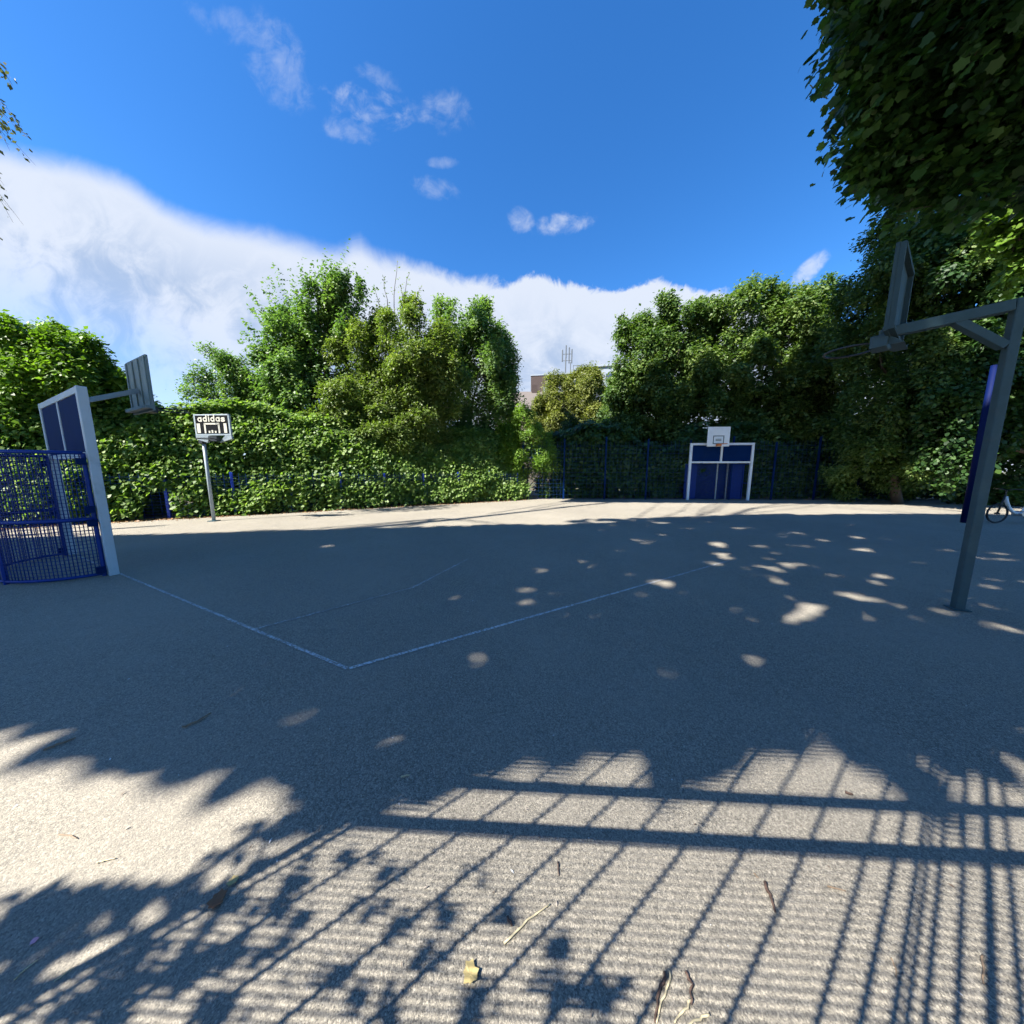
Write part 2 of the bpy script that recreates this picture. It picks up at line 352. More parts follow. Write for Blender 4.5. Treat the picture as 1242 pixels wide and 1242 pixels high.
def wiggle(a, b, n=6, amp=0.06):
    a, b = Vector(a), Vector(b); L = (b - a).length
    out = []
    for i in range(n):
        f = i / (n - 1); q = a.lerp(b, f)
        if 0 < i < n - 1: q += Vector(rng.normal(size=3)) * amp * L * .35
        out.append(q)
    return out
def trunk_mesh(base, top, r0, blobs, S=None, E=None, nbranch=40, r1=None, twigr=0.012, minf=.25):
    mb = MB(); base, top = Vector(base), Vector(top)
    mb.tube(wiggle(base - Vector((0, 0, .05)), top, 7, .05), [r0 * (1 - .75 * i / 6) for i in range(7)], 8)
    for c, r in blobs:
        f = min(.98, max(minf, (c[2] - r[2] * .8 - base.z) / max(.1, top.z - base.z)))
        a = base.lerp(top, f if minf > .9 else f * .8)
        mb.tube(wiggle(a, c, 6, .10), [r0 * .45 * (1 - .7 * i / 5) for i in range(6)], 6)
    if S is not None:
        for i in rng.choice(len(S), min(nbranch, len(S)), replace=False):
            c = min(blobs, key=lambda q: np.linalg.norm(q[0] - S[i]))[0]
            mb.tube(wiggle(Vector(c), Vector(S[i]), 4, .1), [twigr * 1.6, twigr * 1.5, twigr * 1.3, twigr * 1.1], 4, cap=False)
            mb.tube(wiggle(Vector(S[i]), Vector(E[i]), 4, .05), [twigr * 1.1, twigr * .8, twigr * .6, twigr * .3], 4, cap=False)
    return mb
def tree(name, label, cat, base, blobs, m, density=9, per=26, size=.13, shape='oval', spread=.16, rise=.35, jag=.28, r0=.14, nbranch=40,
         extra=None, group=None, up=.55, tint0=0.0, droop=0.0, hang=.3, twigr=.012, lean=.5, minf=.25):
    base = Vector((base[0], base[1], 0)); o = thing(name, label, cat, base, group)
    S, E = shoots_from_blobs(blobs, density, rise, jag)
    if extra is not None: S = np.concatenate([S, extra[0]]); E = np.concatenate([E, extra[1]])
    crown(S, E, per, size, m, o, shape, spread, up=up, tint0=tint0, droop=droop, hang=hang)
    top = max((b[0] for b in blobs), key=lambda c: c[2])
    trunk_mesh(base, (base.x * (1 - lean) + top[0] * lean, base.y * (1 - lean) + top[1] * lean, top[2]), r0, blobs, S, E, nbranch, twigr=twigr, minf=minf).build('trunk', M['bark'], o, smooth=True)
    return o

# ------------------------------------------------------------------ ground
def sheet(name, poly, z, m):
    me = bpy.data.meshes.new(name); me.from_pydata([(x, y, z) for x, y in poly], [], [tuple(range(len(poly)))]); me.materials.append(m)
    o = bpy.data.objects.new(name, me); COL.objects.link(o); return structure(o)
sheet('ground', [(-600, -600), (600, -600), (600, 900), (-600, 900)], -0.012, M['soil'])
HD = Vector((12.48, 7.15)).normalized()                          # the way the left fence runs
HN = Vector((-HD.y, HD.x))                                       # away from the court
H0 = Vector((-12.08, 9.41))
def hl(s, off=0.0): q = H0 + HD * s + HN * off; return q         # a point s metres along the left fence
sheet('court_tarmac', [(-30, -14), (34, -14), (34, 15.2), (12, 16.75), (0.3, 16.95), tuple(hl(0, .12)), tuple(hl(-22, .12))], 0.0, M['asphalt'])
def court_line(pts, wd, worn, n=60):
    mb = MB(); a, b = Vector(pts[0]), Vector(pts[1]); d = (b - a).normalized(); nn = Vector((-d.y, d.x)) * wd / 2
    ti = []
    for i in range(n):
        p, q = a.lerp(b, i / n), a.lerp(b, (i + 1) / n)
        k0 = .004
        mb.add([(p.x - nn.x, p.y - nn.y, k0), (q.x - nn.x, q.y - nn.y, k0), (q.x + nn.x, q.y + nn.y, k0), (p.x + nn.x, p.y + nn.y, k0)], [(0, 1, 2, 3)])
        ti.append(worn[0] + (worn[1] - worn[0]) * i / n)
    o = mb.build('court_line', M['line']); at = o.data.attributes.new('tint', 'FLOAT', 'FACE'); at.data.foreach_set('value', ti)
    return structure(o)
gx = lambda x, y: G(x, y).xy
court_line([gx(88.6, 672), gx(421, 811)], .030, (.22, .12))
court_line([gx(425, 811) + Vector((-.01, .0)), gx(885, 680)], .034, (.0, .22))
court_line([gx(310, 763), gx(500, 713)], .034, (.2, .26)); court_line([gx(500, 713), gx(568, 678)], .04, (.2, .3))

# ------------------------------------------------------------------ goal ends
Z = Vector((0, 0, 1))
def rim_mesh(c, axis_out, rad, tube=.011, y0=None):
    c = Vector(c)
    mb = MB(); s = Z.cross(axis_out)
    mb.tube([c + axis_out * math.cos(a) * rad + s * math.sin(a) * rad for a in np.linspace(0, 2 * math.pi, 28, endpoint=False)], tube, 6, closed=True)
    return mb
def goal(name, label, a, b, ht, bar_h, post, n, arm, board_w, board_h, board_z, board_shift=0.0, near=True):
    a, b = Vector((*a, 0)), Vector((*b, 0)); ax = (b - a).normalized(); n = Vector((*n, 0)).normalized(); mid = (a + b) / 2
    o = thing(name, label, 'goal', mid)
    wm = M['greypaint'] if near else M['white']
    for p in (a, b): MB().box(p + Z * ht / 2, (post, post, ht), (ax, n, Z)).build('post', wm, o, bevel=.006)
    ia, ib = a + ax * post / 2, b - ax * post / 2
    MB().bar(ia + Z * (ht - post / 2), ib + Z * (ht - post / 2), post - .006, post - .006, n).build('top_rail', wm, o, bevel=.005)
    MB().bar(ia + Z * bar_h, ib + Z * bar_h, post * .8, post * .8, n).build('crossbar', wm, o, bevel=.005)
    z0, z1 = bar_h + post * .4, ht - post
    MB().bar(mid + Z * z0, mid + Z * (z1 + .0), post * .75, post * .9, n).build('upright', wm, o, bevel=.004)
    for p, q in ((ia, mid - ax * post * .375), (mid + ax * post * .375, ib)):
        c = (p + q) / 2
        MB().box(c + Z * (z0 + z1) / 2 - n * .02, ((q - p).length, .022, z1 - z0), (ax, n, Z)).build('panel', M['navy'], o)
    # hoop on an arm
    e = mid + ax * board_shift + n * arm
    MB().bar(mid + n * post * .5 + Z * (ht - .11 if near else board_z + .12), e - n * .03 + Z * (board_z + (.38 if near else .12)), .075, .075).build('hoop_arm', M['white'] if not near else M['galvpale'], o, bevel=.004)
    bc = e + Z * (board_z + board_h / 2)
    bo = MB().box(bc, (board_w, .035, board_h), (ax, n, Z)).build('backboard', M['whiteflat'] if not near else M['greyboard'], o, bevel=.004)
    if near:
        rb = MB()
        for f in (-.46, -.15, .15, .46): rb.bar(bc + ax * f * board_w - n * .027 - Z * board_h * .47, bc + ax * f * board_w - n * .027 + Z * board_h * .47, .05, .018, n)
        rb.bar(bc - ax * board_w * .5 - n * .06 - Z * board_h * .44, bc + ax * board_w * .5 - n * .06 - Z * board_h * .44, .10, .05)
        rb.build('stiffener', M['greyboard'], bo)
    else:
        sq = MB(); q = bc + n * .021 - Z * board_h * .16
        for dx, dz, wx, wz in ((-.25, 0, .035, .38), (.25, 0, .035, .38), (0, .19, .535, .035), (0, -.19, .535, .035)): sq.box(q + ax * dx + Z * dz, (wx, .006, wz), (ax, n, Z))
        for dz in (.03, -.03): sq.box(q + Z * dz, (.28, .005, .03), (ax, n, Z))
        sq.build('target_square', M['galv'], bo)
        for sx in (-.47, .47): pass
    rc = e + n * .38 + Z * (board_z + .10)
    rm = rim_mesh(rc, n, .225).build('rim', M['darkmetal'] if near else M['orange'], o, smooth=True)
    MB().box(e + n * .085 + Z * (board_z + .07), (.22, .14, .11), (ax, n, Z)).build('rim_bracket', M['darkmetal'] if near else M['orange'], o, bevel=.008)
    return o, a, b, ax, n, mid
# nearer goal, on the left, seen from its back corner, with a rounded mesh recess
gl, a, b, ax, n, mid = goal('goal_frame', 'pale grey goal frame with navy panels and rounded blue mesh back at left edge', (-5.99, 4.45), (-8.25, 5.60), 2.71, 1.78, .095, (.45, .89), .87, 1.0, .93, 2.60)
hw = (b - a).length / 2; dpt = .82
def rec(phi, z): return mid - ax * (hw - .05) * math.cos(phi) - n * (.075 + dpt * math.sin(phi)) + Z * z
def arc(z, k=40): return [rec(math.pi * i / k, z) for i in range(k + 1)]
top = 1.80
for z, r in ((top, .026), (.86, .028), (.04, .022)): MB().tube(arc(z), r, 6).build('recess_rail', M['blue'], gl, smooth=True)
for f in (0.0, .34, .66, 1.0):
    MB().tube([rec(math.pi * f, .0), rec(math.pi * f, top)], .024, 6).build('recess_upright', M['blue'], gl)
wires = MB()
Lw = 3.6; nv = 74
for i in range(1, nv): wires.bar(rec(math.pi * i / nv, .05), rec(math.pi * i / nv, top - .01), .0075, .0075)
for j in range(1, 36): wires.tube(arc(.05 * j, 36), .0042, 4, cap=False)
wires.build('recess_mesh', M['mesh'], gl)
for p, f in ((a, 1), (b, -1)):
    for z in (.10, .80, 1.0, 1.68): MB().box(p - n * .105 + ax * f * .02 + Z * z, (.07, .09, .09), (ax, n, Z)).build('clamp', M['navy'], gl)
# farther goal
gf, a, b, ax, n, mid = goal('goal_frame', 'white goal frame with dark blue panels and white backboard before the dark trees', (9.38, 16.36), (12.43, 16.13), 2.98, 1.99, .115, (-.12, -.99), .30, 1.08, .98, 2.78, board_shift=-.36, near=False)
def dark_panel(x0, x1, z0, z1, off, m, nm='panel'):
    c = a + ax * (x0 + x1) / 2 - n * off; MB().box(c + Z * (z0 + z1) / 2, (x1 - x0, .02, z1 - z0), (ax, n, Z)).build(nm, m, gf)
wid = (b - a).length
dark_panel(.07, .62, .03, 1.93, .55, M['blue']); dark_panel(wid - .70, wid - .07, .03, 1.93, .55, M['blue'])
wm_ = MB()
for i in range(34): x = .64 + (wid - 1.36) * i / 33; wm_.bar(a + ax * x - n * .55 + Z * .03, a + ax * x - n * .55 + Z * 1.92, .030, .008, n)
for j in range(18): z = .06 + j * .108; wm_.bar(a + ax * .62 - n * .57 + Z * z, a + ax * (wid - .70) - n * .57 + Z * z, .012, .012)
wm_.build('recess_mesh', M['mesh'], gf)
for x in (1.66, 2.18): MB().bar(a + ax * x - n * .50 + Z * .0, a + ax * x - n * .50 + Z * 1.95, .06, .06, n).build('recess_upright', M['galvpale'], gf)
for x in (.03, wid - .03):
    sp = MB(); sp.bar(a + ax * x - n * .06 + Z * 1.9, a + ax * x - n * .54 + Z * 1.9, .05); sp.bar(a + ax * x - n * .54 + Z * .0, a + ax * x - n * .54 + Z * 1.92, .05); sp.bar(a + ax * x - n * .06 + Z * .9, a + ax * x - n * .54 + Z * .9, .05)
    sp.build('side_frame', M['blue'], gf)

# ------------------------------------------------------------------ small printed hoop on the far left
pb = Vector((-9.26, 9.41, 0)); hp = thing('basketball_hoop', 'hoop on slim grey pole with black and white lettered board before the ivy hedge', 'basketball hoop', pb)
bx = Vector((1, -.06, 0)).normalized(); bn = Vector((-.06, -1, 0)).normalized()
MB().tube([pb, pb + Z * 2.7], .044, 10).build('pole', M['galvpale'], hp, smooth=True)
MB().box(pb + Z * .012, (.22, .22, .02)).build('base_plate', M['galv'], hp)
bc = Vector((-8.70, 9.18, 2.87))
def onb(x, z, d=0.0): return bc + bx * x + Z * z + bn * d
MB().box(pb + Z * 2.52 + bn * .03, (.12, .14, .34), (bx, bn, Z)).build('collar', M['darkmetal'], hp, bevel=.01)
MB().bar(pb + Z * 2.66, onb(-.1, -.16, -.05), .09).build('arm', M['darkmetal'], hp)
bw, bh = 1.10, .60
brd = MB().box(onb(0, 0), (bw, .05, bh), (bx, bn, Z)).build('backboard', M['galvpale'], hp, bevel=.006)
MB().box(onb(0, .01, .028), (bw - .11, .008, bh - .09), (bx, bn, Z)).build('printed_face', M['black'], brd)
for s in (-1, 1):
    lip = MB(); q = [onb(s * .55, -.30, .026), onb(s * .55, -.40, .02), onb(s * (.24 if s < 0 else .14), -.50, .0), onb(s * (.12 if s < 0 else .36), -.30, .026)]
    qb = [p - bn * .06 for p in q]
    lip.add(q + qb, [(0, 1, 2, 3), (7, 6, 5, 4), (0, 4, 5, 1), (1, 5, 6, 2), (2, 6, 7, 3), (3, 7, 4, 0)])
    lip.build('board_lip', M['galvpale'], brd)
pr = MB()
for x, z, wx, wz in ((-.41, -.095, .10, .27), (.41, -.095, .09, .27), (-.215, -.10, .05, .28), (.215, -.10, .05, .28), (0, .030, .47, .045), (-.09, -.20, .05, .06), (.0, -.19, .05, .08), (.1, -.20, .05, .06)):
    pr.box(onb(x, z, .036), (wx, .006, wz), (bx, bn, Z))
pr.build('printed_marks', M['cream'], brd)
lx = MB()
def ring(cx, cz, ro, ri, k=20):
    o_ = [onb(cx + math.cos(2 * math.pi * i / k) * ro, cz + math.sin(2 * math.pi * i / k) * ro, .038) for i in range(k)]
    i_ = [onb(cx + math.cos(2 * math.pi * i / k) * ri, cz + math.sin(2 * math.pi * i / k) * ri, .038) for i in range(k)]
    lx.add(o_ + i_, [(i, (i + 1) % k, k + (i + 1) % k, k + i) for i in range(k)])
zc = .152; RO = .064; RI = .030; xx = -.415
def stem_(x, z0, z1, w_=.036): lx.box(onb((x - w_ / 2), (z0 + z1) / 2, .039), (w_, .006, z1 - z0), (bx, bn, Z))
for ch in 'adida':
    if ch == 'i': stem_(xx + .048, zc - RO, zc + RO + .0); stem_(xx + .048, zc + RO + .018, zc + RO + .06); xx += .076
    else:
        ring(xx + RO, zc, RO, RI); stem_(xx + RO * 2 + .004, zc - RO, zc + (RO + .06 if ch == 'd' else RO)); xx += RO * 2 + .032
cu = bpy.data.curves.new('word', 'FONT'); cu.body = 's'; cu.size = .235; cu.align_x = 'CENTER'; cu.offset = .0085; cu.extrude = .003; cu.space_character = 1.06
tmp = bpy.data.objects.new('word', cu); COL.objects.link(tmp); bpy.context.view_layer.update()
me = bpy.data.meshes.new_from_object(tmp.evaluated_get(bpy.context.evaluated_depsgraph_get())); bpy.data.objects.remove(tmp)
me.materials.clear(); me.materials.append(M['cream']); lt = bpy.data.objects.new('lettering', me); COL.objects.link(lt); lt.parent = brd
ww = max(v.co.x for v in me.vertices) - min(v.co.x for v in me.vertices); sx = .125 / ww
MX = Matrix((( bx.x * sx, 0, -bn.x * -1, 0), (bx.y * sx, 0, bn.y, 0), (0, 1, 0, 0), (0, 0, 0, 1)))
me.transform(MX); off = onb(xx + .064, zc - RO + .004, .038) - parent_world(brd)
for v in me.vertices: v.co += off
lx.build('letters', M['cream'], brd).name = 'lettering'
rm = rim_mesh(onb(.06, -.42, .30), bn, .2, .012).build('rim', M['darkmetal'], hp, smooth=True)
MB().box(onb(.06, -.40, .06), (.26, .12, .14), (bx, bn, Z)).build('rim_bracket', M['darkmetal'], hp)

# ------------------------------------------------------------------ galvanised hoop on the right
q0 = Vector((5.03, 3.29, 0)); hr = thing('basketball_hoop', 'tall galvanised square pole basketball hoop with braced arm, its board seen from behind', 'basketball hoop', q0)
px_ = Vector((-.93, .37, 0)).normalized(); py_ = Vector((.37, .93, 0)).normalized()
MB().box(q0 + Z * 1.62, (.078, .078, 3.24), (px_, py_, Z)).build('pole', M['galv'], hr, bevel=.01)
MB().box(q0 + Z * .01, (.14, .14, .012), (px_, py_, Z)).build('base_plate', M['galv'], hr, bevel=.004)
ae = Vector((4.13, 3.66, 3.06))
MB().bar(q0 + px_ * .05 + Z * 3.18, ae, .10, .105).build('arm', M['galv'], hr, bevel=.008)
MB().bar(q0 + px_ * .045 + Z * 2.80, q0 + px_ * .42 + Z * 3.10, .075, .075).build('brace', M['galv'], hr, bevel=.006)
bd = Vector((.82, .57, 0)).normalized(); bn2 = Vector((-.57, .82, 0)).normalized()
nearc = Vector((3.90, 3.43, 0)); bwid = .92
cb = nearc + bd * bwid / 2 + Z * 3.42
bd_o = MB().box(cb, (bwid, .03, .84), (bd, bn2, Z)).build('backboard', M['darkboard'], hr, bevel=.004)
fr = MB()
for s in (-1, 1): fr.bar(cb + bd * s * (bwid / 2 - .03) - bn2 * .035 - Z * .41, cb + bd * s * (bwid / 2 - .03) - bn2 * .035 + Z * .41, .05, .04, bn2); fr.bar(cb + Z * s * .39 - bd * bwid * .46 - bn2 * .034, cb + Z * s * .39 + bd * bwid * .46 - bn2 * .034, .05, .038)
fr.build('stiffener', M['darkboard'], bd_o)
tri = MB()
for s in (-.18, .18):
    p0 = cb + bd * s - bn2 * .02
    tri.add([p0 + Z * .05, p0 - Z * .50, p0 - Z * .50 - bn2 * .10, ae + bd * s * .3 - Z * .13, ae + bd * s * .3 + Z * .02], [(0, 1, 2, 3, 4)])
tri.add([cb - bd * .18 - bn2 * .02 - Z * .50, cb + bd * .18 - bn2 * .02 - Z * .50, cb + bd * .18 - bn2 * .12 - Z * .50, cb - bd * .18 - bn2 * .12 - Z * .50], [(0, 1, 2, 3)])
tri.build('board_bracket', M['galv'], hr)
rc = cb + bn2 * .29 - bd * .10 - Z * .46
MB().box(cb + bn2 * .06 - bd * .15 - Z * .46, (.24, .13, .13), (bd, bn2, Z)).build('rim_bracket', M['galv'], hr, bevel=.01)
rim_mesh(rc, bn2, .225, .012).build('rim', M['darkmetal'], hr, smooth=True)
bb = Vector((13.62, 9.12, 0))
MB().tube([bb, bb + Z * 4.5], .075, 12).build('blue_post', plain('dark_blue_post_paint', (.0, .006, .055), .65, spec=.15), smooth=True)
tag(bpy.data.objects['blue_post'], 'tall bright blue round post standing against the dark trees on the right', 'post')

# ------------------------------------------------------------------ perimeter fences
def fence(name, label, p0, p1, nposts, ht, m_post, m_mesh, skip=0.0, wz=.10, wx=.20, wire=.009):
    p0, p1 = Vector((*p0, 0)), Vector((*p1, 0)); o = thing(name, label, 'fence', p0)
    L = (p1 - p0).length; d = (p1 - p0) / L; nn = Z.cross(d)
    for i in range(nposts):
        p = p0 + d * (L * i / (nposts - 1)); h = ht * (1 + (random.random() - .5) * .1)
        MB().box(p + Z * h / 2, (.075, .075, h), (d, nn, Z)).build('post', m_post, o, bevel=.006)
    ms = MB()
    for j in range(int(ht * .97 / wz)): z = .06 + j * wz; ms.bar(p0 + Z * z - nn * .045, p1 + Z * z - nn * .045, wire, wire)
    for i in range(int(L / wx)): x = d * (i * wx + .05); ms.bar(p0 + x + Z * .03 - nn * .045, p0 + x + Z * ht * .97 - nn * .045, wire * .8, wire * .8)
    ms.build('mesh_panel', m_mesh, o); return o
fence('mesh_fence', 'long blue mesh fence with slim posts, swallowed by the ivy hedge on the left', tuple(hl(-9, .10)), tuple(hl(14.3, .10)), 15, 1.5, M['brightblue'], M['mesh'])
fence('mesh_fence', 'dark blue mesh fence with tall posts before the shaded trees behind far goal', (0.6, 16.85), (25, 16.1), 12, 3.2, M['navy'], M['mesh'], wz=.2, wx=.2, wire=.007)

# ------------------------------------------------------------------ hedges
def hedge(name, label, p0, p1, depth, hfun, n, size, m, outward, cat='hedge', bulge=.45, tint0=0.0, low=0.0, shape='oval', gapf=None, back=0, lean=0.0, toe=0.0):
    p0, p1 = np.array((*p0, 0.)), np.array((*p1, 0.)); d = p1 - p0; L = np.linalg.norm(d); d /= L; ow = np.array((*outward, 0.))
    s = rng.random(n) * L; u = rng.random(n)
    hh = np.array([hfun(x) for x in s]); z = u * hh
    cl = rng.random(n) ** 2.0
    bl = np.array([mn.noise(Vector((a * .55, c * .75, 3.1))) * bulge + mn.noise(Vector((a * 1.7, c * 1.9, 7.7))) * bulge * .5 for a, c in zip(s, z)]) + np.minimum(z / 1.3, 1) * .22 - .12
    topround = np.clip((u - .80) / .20, 0, 1) ** 2 * depth * .6
    fr = bl - topround
    y = fr - cl * depth * .35
    ontop = rng.random(n) < .22
    y = np.where(ontop, fr - rng.random(n) * depth, y); z = np.where(ontop, hh * (.93 + .09 * rng.random(n)) + bl * .4, z)
    y = y + toe - lean * z
    pos = p0 + d * s[:, None] + ow * y[:, None]; pos[:, 2] = z
    pos += randn(n) * .05
    cell = np.array([mn.noise(Vector((a * 2.6, c * 2.6, 1.3))) for a, c in zip(s, z)])
    nr = ow * .30 + SUNV * .75 + np.array((0, 0, .15)) + randn(n) * .5 + np.where(ontop, .8, 0)[:, None] * np.array((0, 0, 1))
    dr = randn(n) * .7 + ow * .25 - np.array((0, 0, .55))
    ti = .46 + tint0 + cell * .30 + rng.normal(size=n) * .16
    sz = size * (.6 + .8 * rng.random(n))
    if back:                                                      # inner backing leaves; the shade inside the hedge is put into their tint
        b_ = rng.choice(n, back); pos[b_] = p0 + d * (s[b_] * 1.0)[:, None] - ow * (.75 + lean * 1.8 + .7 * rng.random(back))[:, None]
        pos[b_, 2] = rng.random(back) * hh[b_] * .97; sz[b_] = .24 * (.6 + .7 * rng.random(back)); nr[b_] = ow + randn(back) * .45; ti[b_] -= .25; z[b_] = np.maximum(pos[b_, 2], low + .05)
    keep = (z > .05) & (rng.random(n) > np.clip((low - z) / max(low, .01), 0, 1) * .75)
    if gapf is not None: keep &= ~np.array([gapf(a, c) for a, c in zip(s, z)])
    o = leaves(name, pos[keep], nr[keep], dr[keep], sz[keep], ti[keep], m, None, shape)
    return tag(o, label, cat)
def hprof(x):                                                    # metres along the hedge from its left end
    return 3.85 - .25 * min(1, max(0, (x - 12.2) / 2.5)) + .35 * math.sin(x * .9) * math.sin(x * .37 + 1) + .25 * mn.noise(Vector((x * .8, 0, 0))) + .28 * mn.noise(Vector((x * 2.2, 0, 5)))
sgap = (Vector((-11.35, 9.85)) - hl(-9)).dot(HD)
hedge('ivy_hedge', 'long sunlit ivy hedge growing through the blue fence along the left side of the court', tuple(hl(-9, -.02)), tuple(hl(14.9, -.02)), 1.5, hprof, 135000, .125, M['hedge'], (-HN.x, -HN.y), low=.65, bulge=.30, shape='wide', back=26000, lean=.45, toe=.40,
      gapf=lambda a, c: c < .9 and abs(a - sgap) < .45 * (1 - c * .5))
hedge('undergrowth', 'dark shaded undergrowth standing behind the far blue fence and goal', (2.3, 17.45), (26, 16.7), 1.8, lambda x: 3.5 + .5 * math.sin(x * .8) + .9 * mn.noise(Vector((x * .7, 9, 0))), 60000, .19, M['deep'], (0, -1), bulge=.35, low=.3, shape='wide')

# ------------------------------------------------------------------ trees on the left and centre
tree('tall_bush', 'big rounded bright green bush rising over the hedge behind the left goal', 'bush', P(40, 600, 10.6).xy,
     [blob(-60, 480, 10.2, 95, 92), blob(25, 475, 10.3, 70, 76), blob(85, 492, 10.5, 58, 78), blob(128, 512, 10.8, 40, 72), blob(165, 530, 11.4, 30, 58), blob(40, 440, 10.6, 45, 40)], M['hornbeam'], density=16, per=24, size=.14, jag=.2, r0=.12, rise=.2)
tree('small_tree', 'small dark green tree peeping over the hedge behind the lettered hoop', 'tree', P(272, 600, 15.0).xy,
     [blob(275, 458, 15.0, 26, 30), blob(250, 482, 14.8, 22, 24), blob(292, 480, 15.0, 26, 34)], M['cherry'], density=12, per=24, size=.11, jag=.4, r0=.09)
ends = [(297, 352), (333, 322), (289, 392), (288, 420), (300, 372), (352, 332), (366, 318), (394, 308), (423, 297), (432, 318), (447, 330), (462, 345), (408, 318), (318, 340), (291, 408), (300, 436), (378, 322), (440, 345), (310, 455)]
S = np.array([P(375 + (x - 375) * .35, 425 + (y - 360) * .3, 15.6) for x, y in ends]); E_ = np.array([P(x, y - 6, 15.6 + .5 * math.sin(i * 2.1)) for i, (x, y) in enumerate(ends)])
S = np.concatenate([S + rng.normal(size=S.shape) * .08 for _ in range(8)]); E_ = np.concatenate([E_ if q == 0 else E_[:19] * (1 - .06 * q) + S[:19] * (.06 * q) + rng.normal(size=(19, 3)) * .05 * (q + .3) for q in range(8)])
tree('spiky_tree', 'tallest centre tree with long spiky shoots rising above the hedge', 'tree', P(385, 600, 15.8).xy,
     [blob(378, 404, 15.8, 34, 44), blob(345, 424, 15.6, 26, 42), blob(425, 392, 15.8, 26, 44), blob(385, 460, 15.6, 64, 52), blob(335, 472, 15.4, 34, 40), blob(405, 367, 15.8, 14, 24), blob(330, 515, 15.3, 46, 40), blob(385, 520, 15.4, 60, 44)],
     M['cherry'], density=12, per=22, size=.15, jag=.42, rise=.75, r0=.16, extra=(S, E_), spread=.11, nbranch=110)
tree('climber_bush', 'olive green climber covered bush bulging over the hedge right of the spiky tree', 'bush', P(490, 600, 15.3).xy,
     [blob(495, 442, 15.7, 50, 62), blob(468, 500, 15.2, 56, 56), blob(522, 488, 15.4, 36, 78), blob(440, 460, 15.5, 36, 56), blob(455, 530, 14.8, 60, 36), blob(400, 530, 14.7, 46, 30), blob(430, 505, 15.2, 60, 46), blob(500, 530, 15.4, 70, 40)], M['olive'], density=16, per=24, size=.125, jag=.22, r0=.13, nbranch=60, droop=.12)
tw = MB(); ts_, te_ = [], []
for x0, y0, x1, y1 in ((478, 372, 482, 316), (486, 374, 497, 330), (470, 372, 466, 335), (500, 372, 512, 346), (462, 375, 455, 352), (490, 372, 486, 345)):
    p, q = P(x0, y0, 16.3), P(x1, y1, 16.3); tw.tube(wiggle(p, q, 5, .05), [.02, .016, .013, .01, .006], 5)
    ts_.append(p); te_.append(q)
lt_ = thing('leggy_sapling', 'thin nearly bare upright shoots sticking out above the olive bush', 'sapling', (P(482, 600, 16.3).x, 16.3, 0))
b0 = Vector((P(482, 600, 16.3).x, 16.3, 0))
for p in ts_: tw.tube(wiggle(b0 - Z * .05, p, 5, .06), [.04, .035, .03, .025, .02], 5)
tw.build('stems', M['bark'], lt_, smooth=True); crown(np.array(ts_), np.array(te_), 22, .11, M['olive'], lt_, spread=.10)
tree('ash_tree', 'airy grey green ash tree at the right end of the hedge', 'tree', P(580, 600, 19).xy,
     [blob(588, 424, 18.9, 36, 48), blob(552, 416, 18.6, 32, 38), blob(602, 479, 18.8, 27, 58), blob(570, 494, 18.6, 48, 66), blob(575, 559, 18.9, 44, 44), blob(535, 464, 18.4, 32, 52), blob(540, 534, 18, 42, 50), blob(612, 444, 19, 16, 24)], M['ash'], density=9, per=22, size=.165, shape='oval', jag=.45, rise=.8, r0=.16, spread=.2)
tree('bright_shrub', 'bright fresh green shrub in the corner below the brown roof', 'shrub', P(640, 603, 17.6).xy,
     [blob(640, 545, 17.5, 32, 44), blob(658, 572, 17.4, 15, 34), blob(618, 560, 17.4, 24, 42)], M['hornbeam'], density=16, per=24, size=.12, jag=.25, r0=.07, tint0=.15)
tree('yellow_tree', 'feathery yellow green tree in front of the flats', 'tree', P(722, 600, 27.5).xy,
     [blob(698, 500, 27.5, 42, 40), blob(708, 476, 27.5, 26, 24), blob(726, 516, 27.5, 24, 32), blob(664, 513, 27.3, 24, 26), blob(690, 528, 27.0, 40, 26)], M['yellow'], density=12, per=26, size=.16, shape='oval', jag=.35, r0=.13, spread=.2)
tree('dark_shrub', 'dark leafy shrub below the yellow green tree in the far corner', 'shrub', P(695, 603, 19.5).xy,
     [blob(690, 560, 19.5, 30, 46), blob(735, 562, 19.3, 34, 46), blob(662, 590, 18, 12, 14)], M['deep'], density=11, per=22, size=.13, jag=.3, r0=.08, tint0=.1)

